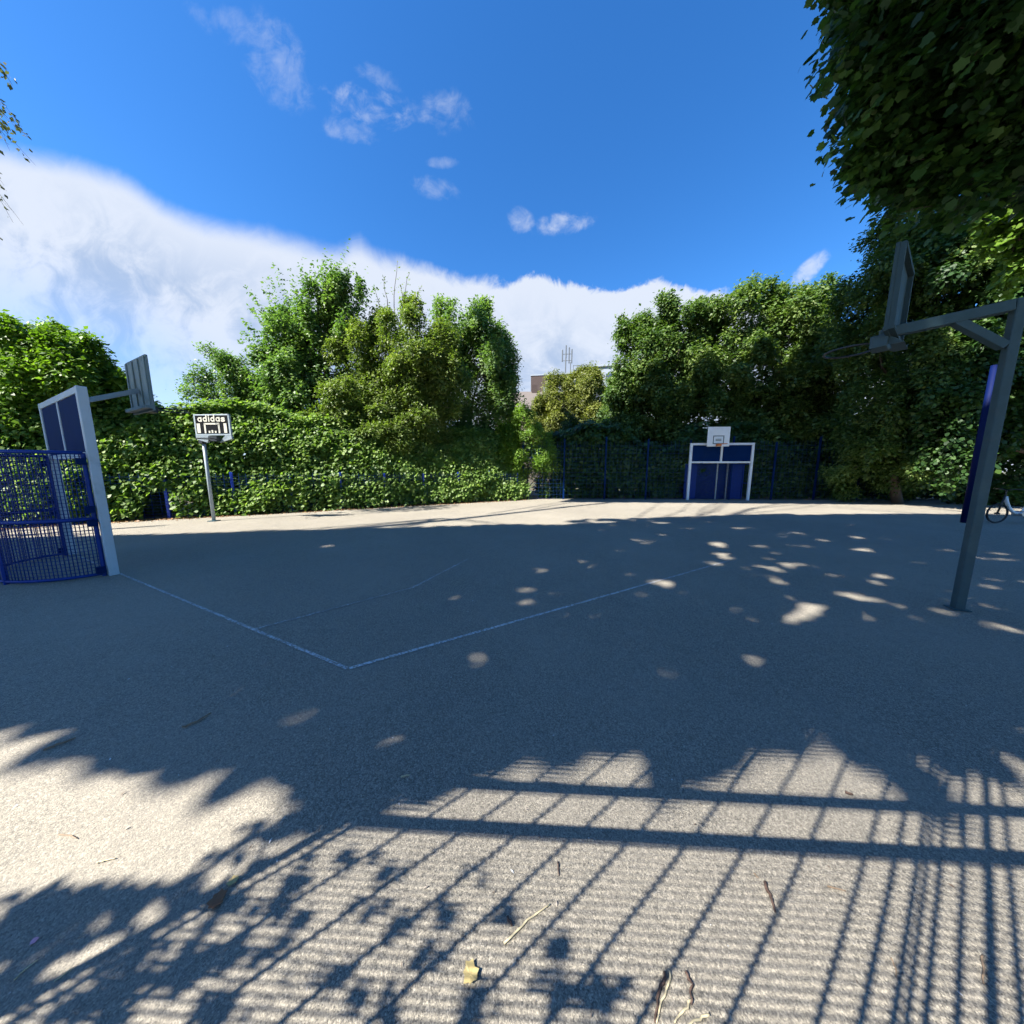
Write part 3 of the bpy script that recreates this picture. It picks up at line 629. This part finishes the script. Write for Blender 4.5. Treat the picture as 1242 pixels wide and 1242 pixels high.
# ------------------------------------------------------------------ trees on the right
far = 'mature trees behind the far goal'
tree('leafy_tree', 'dark rounded tree between the flats and the far goal', 'tree', P(790, 603, 20.5).xy,
     [blob(805, 410, 20.5, 42, 40), blob(772, 448, 20.3, 30, 44), blob(835, 430, 20.4, 36, 50), blob(790, 505, 20, 46, 62), blob(850, 390, 20.4, 14, 22), blob(765, 410, 20.5, 16, 22), blob(752, 500, 21.5, 26, 50), blob(800, 478, 20.6, 44, 46), blob(845, 520, 20, 50, 60), blob(785, 552, 20, 42, 40), blob(830, 560, 20, 46, 36)], M['farleaf'], density=7, per=24, size=.19, jag=.34, rise=.45, r0=.2, group=far, tint0=-.06, spread=.22)
tree('leafy_tree', 'tall loose tree with sunlit upper leaves right above the far goal', 'tree', P(930, 603, 19.6).xy,
     [blob(905, 398, 19.6, 40, 46), blob(955, 395, 19.4, 34, 44), blob(880, 455, 19.4, 42, 50), blob(945, 470, 19, 56, 60), blob(990, 430, 18.8, 36, 60), blob(930, 360, 19.6, 20, 16), blob(920, 530, 19.6, 60, 50), blob(1000, 540, 19, 60, 50), blob(985, 380, 19.2, 24, 32), blob(1020, 480, 18.5, 45, 70), blob(980, 490, 19.4, 34, 44), blob(955, 540, 20, 50, 40)], M['farleaf'], density=7, per=24, size=.19, jag=.34, rise=.45, r0=.2, group=far, tint0=.1, spread=.22)
tree('leafy_tree', 'dense dark tree at the court corner left of the right hand hoop board', 'tree', P(1090, 605, 14.6).xy,
     [blob(1078, 335, 14, 42, 56), blob(1062, 410, 14.2, 42, 62), blob(1085, 490, 14.2, 55, 80), blob(1110, 290, 13.6, 40, 40), blob(1130, 380, 13.4, 50, 80), blob(1060, 555, 15, 50, 50), blob(1110, 570, 14.6, 40, 50)], M['farleaf'], density=8, per=28, size=.14, jag=.34, rise=.4, r0=.2, spread=.2)
tree('leafy_tree', 'big dark broadleaf tree hanging low over the right edge behind the blue post', 'tree', (24.5, 13.6),
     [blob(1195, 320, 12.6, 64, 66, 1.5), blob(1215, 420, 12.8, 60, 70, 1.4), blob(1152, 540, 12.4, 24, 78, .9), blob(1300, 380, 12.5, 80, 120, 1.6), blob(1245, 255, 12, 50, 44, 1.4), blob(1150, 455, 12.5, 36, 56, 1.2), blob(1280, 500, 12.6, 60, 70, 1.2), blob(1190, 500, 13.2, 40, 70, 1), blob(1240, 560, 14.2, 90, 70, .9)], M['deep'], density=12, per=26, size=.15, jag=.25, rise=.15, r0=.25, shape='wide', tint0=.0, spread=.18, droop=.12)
tree('bright_tree', 'sunlit yellow green tree peeping out under the maple at the right edge', 'tree', (26, 11.5),
     [blob(1232, 268, 9.4, 34, 24, .8), blob(1285, 300, 9.6, 50, 50, .8)], M['hornbeam'], density=16, per=24, size=.15, jag=.35, r0=.1, shape='wide', lean=.1, minf=.9)
mp = [blob(1076, 55, 5.0, 26, 52), blob(1128, 60, 5.0, 48, 70), blob(1141, 165, 5.1, 48, 40), blob(1190, 70, 4.7, 70, 90), blob(1195, 175, 4.8, 60, 40), blob(1076, 128, 5.0, 26, 22),
      blob(1106, 208, 5.2, 32, 14), blob(1250, 120, 4.6, 60, 110), blob(1126, -40, 5.0, 80, 60), blob(1064, 190, 5.1, 14, 12), blob(1061, -10, 5.0, 22, 40), blob(1150, 212, 5.2, 44, 14), blob(1240, -60, 4.8, 110, 90)]
mend = [(975, 74), (985, 60), (982, 100), (992, 30), (1000, 2), (996, 152), (992, 175), (1005, 182), (1012, 208), (1022, 232), (1040, 250), (1060, 258), (1085, 262), (1105, 265), (1128, 262), (1000, 120), (1004, 60), (1150, 258), (1176, 250), (1020, 160)]
S = np.array([P(x + 70, y - 22, 5.2) for x, y in mend]); E_ = np.array([P(x + 8, y - 4, 5.0 + .3 * math.sin(i * 1.9)) for i, (x, y) in enumerate(mend)])
S = np.concatenate([S, S]); E_ = np.concatenate([E_, E_ * .8 + S[:20] * .2 + rng.normal(size=(20, 3)) * .12])
over = [(np.array(c, float), np.array(q, float)) for c, q in (((2.6, -1.6, 8.6), (2.6, 1.6, 1.9)), ((7.0, -.6, 9.0), (3.2, 2.4, 2.2)), ((11.0, 1.8, 9.5), (3.2, 2.6, 2.8)), ((-.4, -3.6, 9.4), (2.2, 1.6, 1.8)), ((9.0, -4.5, 8.0), (4.5, 3.0, 3.5)))]  # unseen leaf masses overhead, added to block skylight from the court
mt = tree('maple_tree', 'large dark maple overhanging the top right corner with broad lobed leaves', 'tree', (13.2, 5.6), mp, M['maple'], density=13, per=17, size=.115, shape='maple', jag=.6, rise=.0, r0=.22, up=.75, spread=.14, nbranch=260, droop=.1, hang=.5, twigr=.009, lean=.05, extra=(S, E_), minf=.96)
S, E_ = shoots_from_blobs(over, 3.0, .1, .3)
crown(S, E_, 16, .26, M['maple'], mt, 'maple', .3, name='added_shade_crown')
bt = [blob(-110, 40, 7.5, 60, 60), blob(-105, 140, 7.4, 50, 60)]
be = [(18, 95), (8, 80), (26, 150), (33, 163), (22, 175), (10, 168), (3, 190), (8, 225), (12, 232), (2, 258), (20, 270), (6, 290), (-10, 280), (14, 130), (-8, 120), (4, 140)]
S = np.array([P(-45 - .3 * (y - 60), 40 + .25 * (y - 60), 7.4) for x, y in be]); E_ = np.array([P(x - 4, y, 7.4) for x, y in be])
S = np.concatenate([S + rng.normal(size=S.shape) * .25 for _ in range(4)]); E_ = np.concatenate([E_ + rng.normal(size=E_.shape) * (.0 if q == 0 else .22) - np.array((.12 * q, 0, 0)) for q in range(4)])
tree('birch_tree', 'birch with thin drooping leafy twigs reaching in at the upper left edge', 'tree', (-15.5, 8.6), bt, M['birch'], density=3, per=14, size=.085, jag=.3, r0=.14, extra=(S, E_), spread=.06, hang=.9, nbranch=200, twigr=.006)

# ------------------------------------------------------------------ buildings beyond the trees
Yb = 72.0
def pb_(x, y, Y=Yb): return P(x, y, Y)
fl = thing('block_of_flats', 'flat roofed brown brick block with white bands showing above the yellow tree', 'building', (pb_(690, 560).x, Yb, 0))
c0 = pb_(644, 456); zt = c0.z; k = Yb / FOC
ex = Vector((1, -.16, 0)).normalized(); ey = Vector((.16, 1, 0)).normalized(); A0 = Vector((c0.x, Yb, 0))
def blk(name, x0, x1, z0, z1, y0, y1, m, par): return MB().box(A0 + ex * (x0 + x1) / 2 + ey * (y0 + y1) / 2 + Z * (z0 + z1) / 2, (x1 - x0, y1 - y0, z1 - z0), (ex, ey, Z)).build(name, m, par)
wl = blk('wall', 0, 13, 0, zt, 0, 10, M['brick'], fl)
blk('parapet', -.1, 13.1, zt, zt + .22, -.1, 10, M['concrete'], fl)
blk('balcony_band', 2.9, 13.5, zt - 4.2, zt - 2.6, -1.2, -.01, M['concrete'], fl)
wn = blk('window', 3.6, 4.9, zt - 2.3, zt - .6, -.08, .05, M['concrete'], fl)
for x0, x1 in ((5.3, 6.8), (7.1, 8.6), (9.2, 10.6)):
    f = blk('window', x0, x1, zt - 2.2, zt - .6, -.06, .05, M['concrete'], fl); blk('pane', x0 + .12, x1 - .12, zt - 2.1, zt - .72, -.09, -.065, M['pane'], f)
wing = blk('wall', 13.05, 30, 0, zt + .4, -2.5, 9, M['concrete'], fl)
blk('roof_edge', 13.0, 30.2, zt + .4, zt + .85, -2.8, 9, M['concrete'], fl)
for x0, x1 in ((15.8, 17.6), (19.5, 21), (23, 25)):
    f = blk('window', x0, x1, zt - 2.6, zt - .9, -2.56, -2.4, M['concrete'], fl); blk('pane', x0 + .1, x1 - .1, zt - 2.5, zt - 1, -2.6, -2.565, M['pane'], f)
mast = thing('antenna_mast', 'grey phone mast with upright antennas on the roof of the flats', 'antenna', A0 + ex * 7.6 + ey * 3 + Z * (zt + .22))
mo = A0 + ex * 7.6 + ey * 3 + Z * (zt + .22)
MB().tube([mo, mo + Z * 4.2], .14, 8).build('pole', M['antenna'], mast); MB().tube([mo + ex * 1.1, mo + ex * 1.1 + Z * 3.2], .1, 8).build('pole', M['antenna'], mast)
for x, z0, z1 in ((-.75, 3.4, 6.0), (.05, 4.2, 6.9), (.75, 3.0, 6.4), (1.35, 3.0, 6.0)):
    MB().box(mo + ex * x + Z * (z0 + z1) / 2, (.28, .25, z1 - z0), (ex, ey, Z)).build('panel_antenna', M['antenna'], mast, bevel=.05)
for z in (3.6, 5.0): MB().bar(mo + ex * -.75 + Z * z, mo + ex * 1.4 + Z * z, .1).build('cross_arm', M['antenna'], mast)
rg = thing('roof_railing', 'thin grey guard railing on the flat roof beside the phone mast', 'railing', A0 + ex * 9.5 + ey * 1 + Z * (zt + .22))
ro = A0 + ey * 1 + Z * (zt + .22)
for i in range(8): MB().bar(ro + ex * (9.3 + i * .85), ro + ex * (9.3 + i * .85) + Z * 1.9, .10).build('post', M['antenna'], rg)
for z in (.9, 1.8): MB().bar(ro + ex * 9.2 + Z * z, ro + ex * 15.4 + Z * z, .09).build('rail', M['antenna'], rg)
# house
Yh = 42.0; hL = P(600, 497, Yh); hR = P(690, 499, Yh); rz = P(640, 475, Yh + 4).z
ho = thing('house', 'house with a brown tiled roof half hidden behind the corner shrubs', 'house', (hL.x, Yh, 0))
MB().box(((hL.x + hR.x) / 2, Yh + 4, hL.z / 2), (hR.x - hL.x, 8, hL.z)).build('wall', M['rooftile'] if False else plain('buff_brick', (.13, .11, .085), .85), ho)
x0, x1 = hL.x - .4, hR.x + .4; ez = hL.z - .05
MB().add([(x0, Yh - .5, ez), (x1, Yh - .5, ez), (x1 - 2.2, Yh + 4, rz), (x0 + 1.0, Yh + 4, rz), (x0, Yh + 8.5, ez), (x1, Yh + 8.5, ez)], [(0, 1, 2, 3), (3, 2, 5, 4), (0, 3, 4), (1, 5, 2), (0, 4, 5, 1)]).build('roof', M['rooftile'], ho)
chx = (x0 + x1) / 2 + .6
MB().box((chx, Yh + 4, rz + .2), (.8, .8, 1.3)).build('chimney', M['brick'], ho)

# ------------------------------------------------------------------ bicycle among the trees on the right
bk0 = Vector((14.35, 9.0, 0)); bk = thing('bicycle', 'white step through bicycle leaning in the dark under the right hand trees', 'bicycle', bk0)
f = Vector((-1, .05, 0)).normalized(); wr = .30
def bp_(x, z, s=0.0): return bk0 + f * (-x) + Z * z + Vector((0, 1, 0)) * s
def wheel(x):
    h = bp_(x, wr); c_ = lambda r_: [h + f * math.cos(a_) * r_ + Z * math.sin(a_) * r_ for a_ in np.linspace(0, 2 * math.pi, 32, endpoint=False)]
    wo = MB().tube(c_(wr - .045), .008, 5, closed=True).build('wheel', M['darkmetal'], bk, smooth=True)
    MB().tube(c_(wr - .022), .022, 6, closed=True).build('tyre', M['rubber'], wo, smooth=True)
    sp = MB()
    for a_ in np.linspace(0, 2 * math.pi, 18, endpoint=False): sp.tube([h, h + f * math.cos(a_) * (wr - .05) + Z * math.sin(a_) * (wr - .05)], .0025, 3)
    sp.tube([h - Vector((0, .05, 0)), h + Vector((0, .05, 0))], .022, 8); sp.build('spokes', M['darkmetal'], wo)
wheel(0.02); wheel(1.06)
fm = MB(); fm.tube([bp_(.16, .80), bp_(.20, .68), bp_(.30, .48), bp_(.42, .36), bp_(.56, .30), bp_(.66, .30), bp_(.74, .40), bp_(.82, .60), bp_(.86, .72)], .038, 8)
fm.tube([bp_(.60, .30), bp_(.80, .40), bp_(.88, .62)], .022, 8); fm.tube([bp_(.60, .29), bp_(.85, .27), bp_(1.06, .30)], .02, 8); fm.tube([bp_(.84, .64), bp_(1.06, .30)], .018, 8)
fm.build('frame', M['bikewhite'], bk, smooth=True)
MB().tube([bp_(.15, .84), bp_(.10, .62), bp_(.02, .30)], .02, 8).build('fork', M['darkmetal'], bk, smooth=True)
MB().tube([bp_(.25, 1.02, -.28), bp_(.16, 1.02, -.12), bp_(.14, .98), bp_(.16, 1.02, .12), bp_(.25, 1.02, .28)], .014, 8).build('handlebar', M['darkmetal'], bk, smooth=True)
MB().tube([bp_(.14, .98), bp_(.15, .82)], .015, 8).build('stem', M['darkmetal'], bk)
MB().tube([bp_(.86, .70), bp_(.91, .86)], .014, 8).build('seat_post', M['chrome'], bk)
sd = MB(); sd.tube([bp_(.78, .88), bp_(.86, .89), bp_(.95, .90), bp_(1.02, .91)], [.02, .04, .075, .06], 10); sd.build('saddle', M['rubber'], bk, smooth=True)
MB().tube([bp_(.62, .30, -.1), bp_(.62, .30, .1)], .075, 14).build('crank', M['chrome'], bk)

# ------------------------------------------------------------------ trees and fence behind the photographer: they cast the shade on the court
def inpoly(x, y, poly):
    ins = np.zeros(len(x), bool); n = len(poly)
    for i in range(n):
        (x1, y1), (x2, y2) = poly[i], poly[(i + 1) % n]
        c = (y1 > y) != (y2 > y)
        with np.errstate(divide='ignore', invalid='ignore'): xi = (x2 - x1) * (y - y1) / (y2 - y1) + x1
        ins ^= c & (x < xi)
    return ins
nearb = [(-16, 1.75), (-6, 1.75)] + [(q.x, q.y + .08) for q in (gx(*p) for p in ((0, 915), (60, 930), (150, 945), (250, 945), (330, 955), (350, 985), (400, 1000), (450, 985), (520, 962), (600, 956), (700, 940), (760, 922), (820, 955), (880, 962), (940, 930), (985, 895), (1040, 890), (1085, 955), (1125, 965), (1150, 925), (1242, 925), (1400, 925)))] + [(9, 1.3), (14, 1.2)]
farb = [(24, 10.4), (14, 11.0), (9.5, 10.7), (4, 9.4), (1.5, 8.7), (0, 8.75), (-4, 8.1), (-9.3, 7.25), (-13, 6.8), (-18, 6.0)]
regions = [(nearb + farb, 30000, 1.0), ([(2.5, 15.4), (14, 14.5), (24, 13.4), (31, 15), (31, 22.5), (6, 22.5), (4.5, 19)], 17000, .96), ([(24, 10.4), (32, 12), (32, 15.5), (24.5, 13.2)], 5000, .85),
           ([gx(690, 631), gx(960, 623), gx(960, 626.5), gx(690, 634)], 500, 1.0)]
spots = [(870, 659, 14), (968, 663, 20), (915, 661, 20), (1050, 668, 18), (980, 735, 16), (1050, 729, 20), (1085, 794, 24), (1100, 734, 24), (955, 760, 18), (765, 828, 22), (690, 704, 8), (645, 714, 14), (558, 727, 12), (730, 690, 12),
         (870, 714, 12), (935, 708, 12), (1040, 652, 12), (880, 672, 14), (955, 683, 12), (1010, 700, 14), (800, 705, 10), (1120, 752, 18), (1060, 750, 14), (1205, 712, 26), (1190, 760, 24), (1140, 790, 16), (505, 794, 18), (560, 795, 14), (700, 664, 10), (780, 655, 10),
         (830, 640, 12), (900, 640, 12), (960, 646, 14), (290, 675, 12), (1000, 655, 10), (1100, 680, 12), (1150, 668, 14), (440, 660, 8), (1075, 700, 12), (470, 920, 22), (375, 888, 24), (450, 905, 20), (330, 880, 14), (875, 947, 26), (720, 935, 26), (640, 910, 16), (5, 890, 20), (80, 880, 14), (150, 850, 10), (600, 822, 16), (820, 810, 14), (740, 780, 12)]
sxy = [(gx(x, y), r * (.45 + .6 * random.random())) for x, y, r in spots]
sxy += [(gx(random.uniform(640, 1240), 632 + 130 * random.random() ** 1.3), random.uniform(1, 7)) for _ in range(190)]
PX, SZ, TI = [], [], []
for poly, num, fill in regions:
    xs = [p[0] for p in poly]; ys = [p[1] for p in poly]
    gxx = min(xs) + rng.random(num * 2) * (max(xs) - min(xs)); gyy = min(ys) + rng.random(num * 2) * (max(ys) - min(ys))
    k = inpoly(gxx, gyy, poly); gxx, gyy = gxx[k], gyy[k]
    ok = rng.random(len(gxx)) < fill
    ok &= ((gxx - 23.6) ** 2 + (gyy - 15.0) ** 2) > 2.3 ** 2
    for (c, r) in sxy:                                           # chinks between the leaf sprays
        rr = r * c.y / FOC * .72 + .098; rr = min(rr, .10 + .02 * c.y + .08 * random.random()); an = np.arctan2(gyy - c.y, gxx - c.x); ph = random.random() * 6; hole = ((gxx - c.x) / rr) ** 2 + ((gyy - c.y) / (rr * .75)) ** 2 < (1 + .35 * np.sin(2 * an + ph) + .25 * np.sin(3 * an + 2 * ph)) ** 2
        ok &= ~hole
    gxx, gyy = gxx[ok], gyy[ok]
    Yp = -2.4 - 4.2 * rng.random(len(gxx)); s = (gyy - Yp) / SD.y
    Y2 = .4 + 1.9 * rng.random(len(gxx)); s2 = (gyy - Y2) / SD.y; nearer = (gyy > 13.5) & ((gxx - s2 * SD.x) / Y2 < -2.4)
    Yp = np.where(nearer, Y2, Yp); s = np.where(nearer, s2, s)
    PX.append(np.stack([gxx - s * SD.x, Yp, s * TEL], 1)); SZ.append(np.clip(.10 + .022 * s, .12, .34) * (.7 + .5 * rng.random(len(s))))
PX = np.concatenate(PX); SZ = np.concatenate(SZ)
edges = [-80, -38, -31, -24, -17, -10.5, -4, 30]
labs = ['tallest tree of the row behind the photographer, farthest along to the left', 'tall broad tree second from the far left end of the row behind the photographer', 'tall tree third along the row behind the photographer', 'leafy tree in the middle of the row behind the photographer',
        'leafy tree of the row behind the photographer, left of the mesh gate', 'low branched tree standing just behind the mesh gate and photographer', 'smallest tree of the row behind the photographer, right of the mesh gate']
tx = [-44, -34.5, -27.5, -22.5, -19.2, -4.6, 5.5]
for i in range(7):
    k = (PX[:, 0] >= edges[i]) & (PX[:, 0] < edges[i + 1]); pp = PX[k]
    if len(pp) < 10: continue
    base = Vector((tx[i], -8.2 if i > 3 else -4.5, 0)); o = thing('shade_tree', labs[i], 'tree', base, 'row of tall trees behind the photographer')
    nr = np.array((-SD.x * math.cos(EL), -SD.y * math.cos(EL), math.sin(EL))) + randn(len(pp)) * .45
    leaves('crown', pp, nr, randn(len(pp)) - np.array((0, 0, .4)), SZ[k], .45 + .18 * rng.normal(size=len(pp)), M['farleaf'], o, 'wide')
    c = pp.mean(0); mb = MB(); tp = Vector((base.x, base.y + 1.5, np.percentile(pp[:, 2], 80)))
    mb.tube(wiggle(base - Z * .05, tp, 8, .03), [.3 * (1 - .1 * j) for j in range(8)], 8)
    for j in rng.choice(len(pp), 14):
        f0 = max(.72, (pp[j][2] - 2.0) / tp.z * .85); f0 = min(f0, .97); mb.tube(wiggle(base.lerp(tp, f0), Vector(pp[j]), 5, .08), [.05, .04, .03, .02, .01], 5)
    mb.build('trunk', M['bark'], o, smooth=True)
# young tree reaching over the fence, its leaves throw the close shadows at lower left
cl = [(60, 1098, 60, 18, 44), (135, 1085, 60, 18, 36), (20, 1125, 50, 20, 40), (220, 1085, 50, 18, 20), (30, 1190, 70, 60, 40), (110, 1220, 60, 40, 26), (60, 1130, 60, 40, 30), (150, 1120, 60, 30, 20), (250, 1090, 60, 30, 22), (290, 1040, 46, 16, 12), (330, 1010, 50, 14, 14), (380, 1000, 60, 20, 14), (430, 985, 40, 18, 10), (340, 1110, 40, 26, 14), (300, 1150, 44, 24, 14),
      (360, 1070, 40, 14, 9), (420, 1040, 34, 14, 9), (270, 1225, 40, 24, 14), (230, 1160, 40, 20, 12), (190, 1190, 44, 26, 16), (450, 1100, 34, 12, 8), (470, 1060, 30, 12, 7), (540, 1110, 30, 10, 6), (620, 1110, 22, 10, 5), (680, 1150, 34, 14, 7), (700, 1200, 60, 16, 12), (730, 1215, 30, 12, 8),
      (520, 1160, 34, 14, 7), (450, 1220, 50, 18, 10), (560, 1215, 40, 14, 7), (400, 1180, 40, 16, 8), (490, 1125, 24, 10, 4), (400, 955, 46, 24, 16), (440, 965, 40, 20, 12), (580, 1060, 30, 10, 4), (150, 1165, 50, 30, 18), (20, 1110, 40, 12, 8), (650, 1190, 24, 8, 4)]
pts = []
for x, y, rx, ry, n_ in cl:
    for _ in range(max(3, int(n_ * 1.1))):
        g = gx(x + random.gauss(0, rx * .42), min(1235, y + random.gauss(0, ry * .42))); Yp = -1.05 - .5 * random.random(); s = (g.y - Yp) / SD.y
        pts.append((g.x - s * SD.x, Yp, s * TEL))
pts = np.array(pts); base = Vector((-9.4, -2.2, 0)); yo = thing('young_tree', 'young tree just outside the fence beside the photographer, branches hanging over', 'tree', base)
nr = np.array((-SD.x * math.cos(EL), -SD.y * math.cos(EL), math.sin(EL))) + randn(len(pts)) * .55
leaves('crown', pts, nr, randn(len(pts)) - np.array((0, 0, .3)), .062 * (.6 + .7 * rng.random(len(pts))), .5 + .15 * rng.normal(size=len(pts)), M['hedge'], yo, 'round')
mb = MB(); tp = Vector((-8.8, -1.9, 4.4)); mb.tube(wiggle(base - Z * .05, tp, 6, .05), [.08, .07, .06, .05, .04, .03], 7)
for j in range(0, len(pts), 90):
    mb.tube(wiggle(base.lerp(tp, .55 + .4 * random.random()), Vector(pts[j]), 6, .10), [.02, .016, .012, .009, .006, .003], 5)
mb.build('trunk', M['bark'], yo, smooth=True)
# mesh fence and gate by the photographer
def fy(x): return -.30 - .05 * (x - .0)
fo = thing('mesh_fence', 'tall mesh fence with two thick rails right behind the photographer', 'fence', (-2.75, fy(-2.75), 0))
def fp(x, z, off=0.0): return Vector((x, fy(x) + off, z))
for x in (-2.75, 3.4, 5.9): MB().box(fp(x, 1.9), (.025, .025, 3.8)).build('post', M['blue'], fo)
for z in (2.51, 2.83): MB().bar(fp(-2.72, z), fp(5.9, z), .041, .041).build('rail', M['blue'], fo)
ms = MB()
z = .05
while z < 3.75: ms.bar(fp(-2.7, z, .03), fp(5.9, z, .03), .0058, .0058); z += .039
x = -2.62
while x < 5.9: ms.bar(fp(x, .02, .04), fp(x, 3.75, .04), .0105, .0105); x += .236
for i in range(6): ms.bar(fp(-.36 + .085 * i, .02, .055), fp(-.36 + .085 * i, 3.75, .055), .012, .012)
ms.build('mesh_panel', M['mesh'], fo)

# ------------------------------------------------------------------ litter on the ground
n_ = 15000
s = rng.random(n_) * 23 - 8.5; off = .12 - np.abs(rng.normal(size=n_)) * .26
q = np.stack([H0.x + HD.x * s + HN.x * off, H0.y + HD.y * s + HN.y * off, .006 + .02 * rng.random(n_)], 1)
leaves('leaf_litter', q, np.array((0, 0, 1.)) + randn(n_) * .3, randn(n_), .06 * (.5 + rng.random(n_)), .45 + .25 * rng.normal(size=n_), M['litter'])['kind'] = 'stuff'
n_ = 3200
q = np.stack([rng.normal(size=n_) * 4.0, .6 + rng.random(n_) ** 1.6 * 11, np.full(n_, .006)], 1)
leaves('ground_debris', q, np.array((0, 0, 1.)) + randn(n_) * .3, randn(n_), .005 + .016 * rng.random(n_) ** 3, .4 + .35 * rng.normal(size=n_), M['speck'], None, 'narrow')['kind'] = 'stuff'
def stick(pxs, rad, m, label, cat='twig', name='twig'):
    pts = [G(x, y) + Z * (rad * .9 + .002) for x, y in pxs]
    fine_ = []
    for i in range(len(pts) - 1):
        for j in range(4): fine_.append(pts[i].lerp(pts[i + 1], j / 4) + Vector((random.gauss(0, rad * .5), random.gauss(0, rad * .5), abs(random.gauss(0, rad * .4)))))
    fine_.append(pts[-1])
    o = MB().tube(fine_, [rad * (1.1 - .5 * i / len(fine_)) for i in range(len(fine_))], 6).build(name, m, smooth=True); return tag(o, label, cat)
stick([(928, 1074), (934, 1090), (940, 1108)], .0055, M['darktwig'], 'short dark twig lying alone on the sunlit stripes right of centre')
stick([(1005, 1077), (1026, 1082)], .0028, M['twig'], 'tiny brown twig between the two fence bar shadows right of the short dark twig')
stick([(612, 1146), (640, 1118), (667, 1098)], .0032, M['straw'], 'long pale straw lying diagonally below the centre', 'straw', 'straw')
stick([(806, 1181), (800, 1205), (794, 1242)], .004, M['darktwig'], 'leftmost bent dark twig at the bottom edge')
stick([(814, 1180), (806, 1210), (796, 1242)], .003, M['straw'], 'pale straw beside the bent dark twig at the bottom edge', 'straw', 'straw')
stick([(832, 1181), (839, 1196), (838, 1220)], .004, M['darktwig'], 'bent dark twig crossing the straws at the bottom edge')
stick([(839, 1216), (828, 1230), (818, 1242)], .003, M['straw'], 'straw end poking up from the bottom edge under the right bent twig', 'straw', 'straw')
stick([(860, 1233), (845, 1239), (832, 1246)], .003, M['straw'], 'flat straw in the bottom edge right of the crossing twigs', 'straw', 'straw')
stick([(676, 1046), (678, 1063)], .0028, M['darktwig'], 'thin dark twig upright in the picture under the lower rail shadow')
stick([(54, 911), (75, 903), (92, 896)], .006, M['twig'], 'brown stick at the shade edge on the far left of the tarmac')
stick([(222, 884), (240, 876), (256, 866)], .006, M['twig'], 'grey brown twig in the shade right of the left hand stick')
stick([(72, 1013), (84, 1014), (94, 1018)], .0022, M['twig'], 'small tan twig on the sunlit patch at left')
stick([(118, 1048), (128, 1045), (141, 1042)], .003, M['straw'], 'pair of pale sunlit straws above the leaf shadows', 'straw', 'straw')
stick([(17, 1190), (32, 1176), (46, 1165)], .0022, M['straw'], 'pale straw in the dark leaf shadow at lower left', 'straw', 'straw')
stick([(66, 1192), (80, 1182), (92, 1173)], .002, M['straw'], 'pale straw below the pink petal', 'straw', 'straw')
stick([(1191, 1160), (1192, 1180), (1193, 1195)], .003, M['twig'], 'thin brown twig among the dense bar shadows at right')
stick([(1026, 963), (1034, 965)], .006, M['darktwig'], 'stubby dark twig on the sunlit dome of light above the rail shadows')
stick([(914, 1060), (920, 1066)], .0022, M['twig'], 'short thin twig just under the lower rail shadow right of centre')
stick([(1080, 1163), (1086, 1175), (1088, 1188)], .0022, M['twig'], 'thin curved twig low on the sunlit stripes at right')
stick([(486, 944), (492, 942), (497, 941)], .004, M['straw'], 'small pale twig at the lower edge of the big shade', 'straw', 'straw')
stick([(617, 1115), (621, 1125)], .0045, M['darktwig'], 'tiny dark woody bit above the long diagonal straw')
def dead_leaf(px, py, size, m, label, rot, shape='maple', curl=.35, name='dead_leaf', cat='leaf'):
    L = LEAF[shape].copy() * size; L[:, 1] -= size * .5
    L[:, 2] = (np.abs(L[:, 0]) ** 1.5 / size ** .5) * curl + np.abs(L[:, 1]) * .15 + .004
    c, s = math.cos(rot), math.sin(rot); g = G(px, py)
    vs = [(g.x + c * x - s * y, g.y + s * x + c * y, z) for x, y, z in L]; ctr = (g.x, g.y, .006)
    k = len(vs); mb = MB(); mb.add(vs + [ctr], [(i, (i + 1) % k, k) for i in range(k)])
    o = mb.build(name, m); so = o.modifiers.new('solid', 'SOLIDIFY'); so.thickness = .0012; return tag(o, label, cat)
dead_leaf(262, 1094, .055, M['brownleaf'], 'curled reddish brown dead leaf among the leaf shadows at lower left', 1.9)
dead_leaf(570, 1184, .05, M['tanleaf'], 'crumpled yellow brown dead leaf near the bottom centre', 2.4, curl=.6)
dead_leaf(283, 1069, .035, M['tanleaf'], 'small pale yellow leaf in a light gap of the leaf shadows', .6)
dead_leaf(42, 1142, .022, M['pink'], 'small pink petal in the dark leaf shadow at lower left', 1.1, 'wide', .2, 'petal', 'petal')
print('faces', sum(len(o.data.polygons) for o in bpy.data.objects if o.type == 'MESH'))
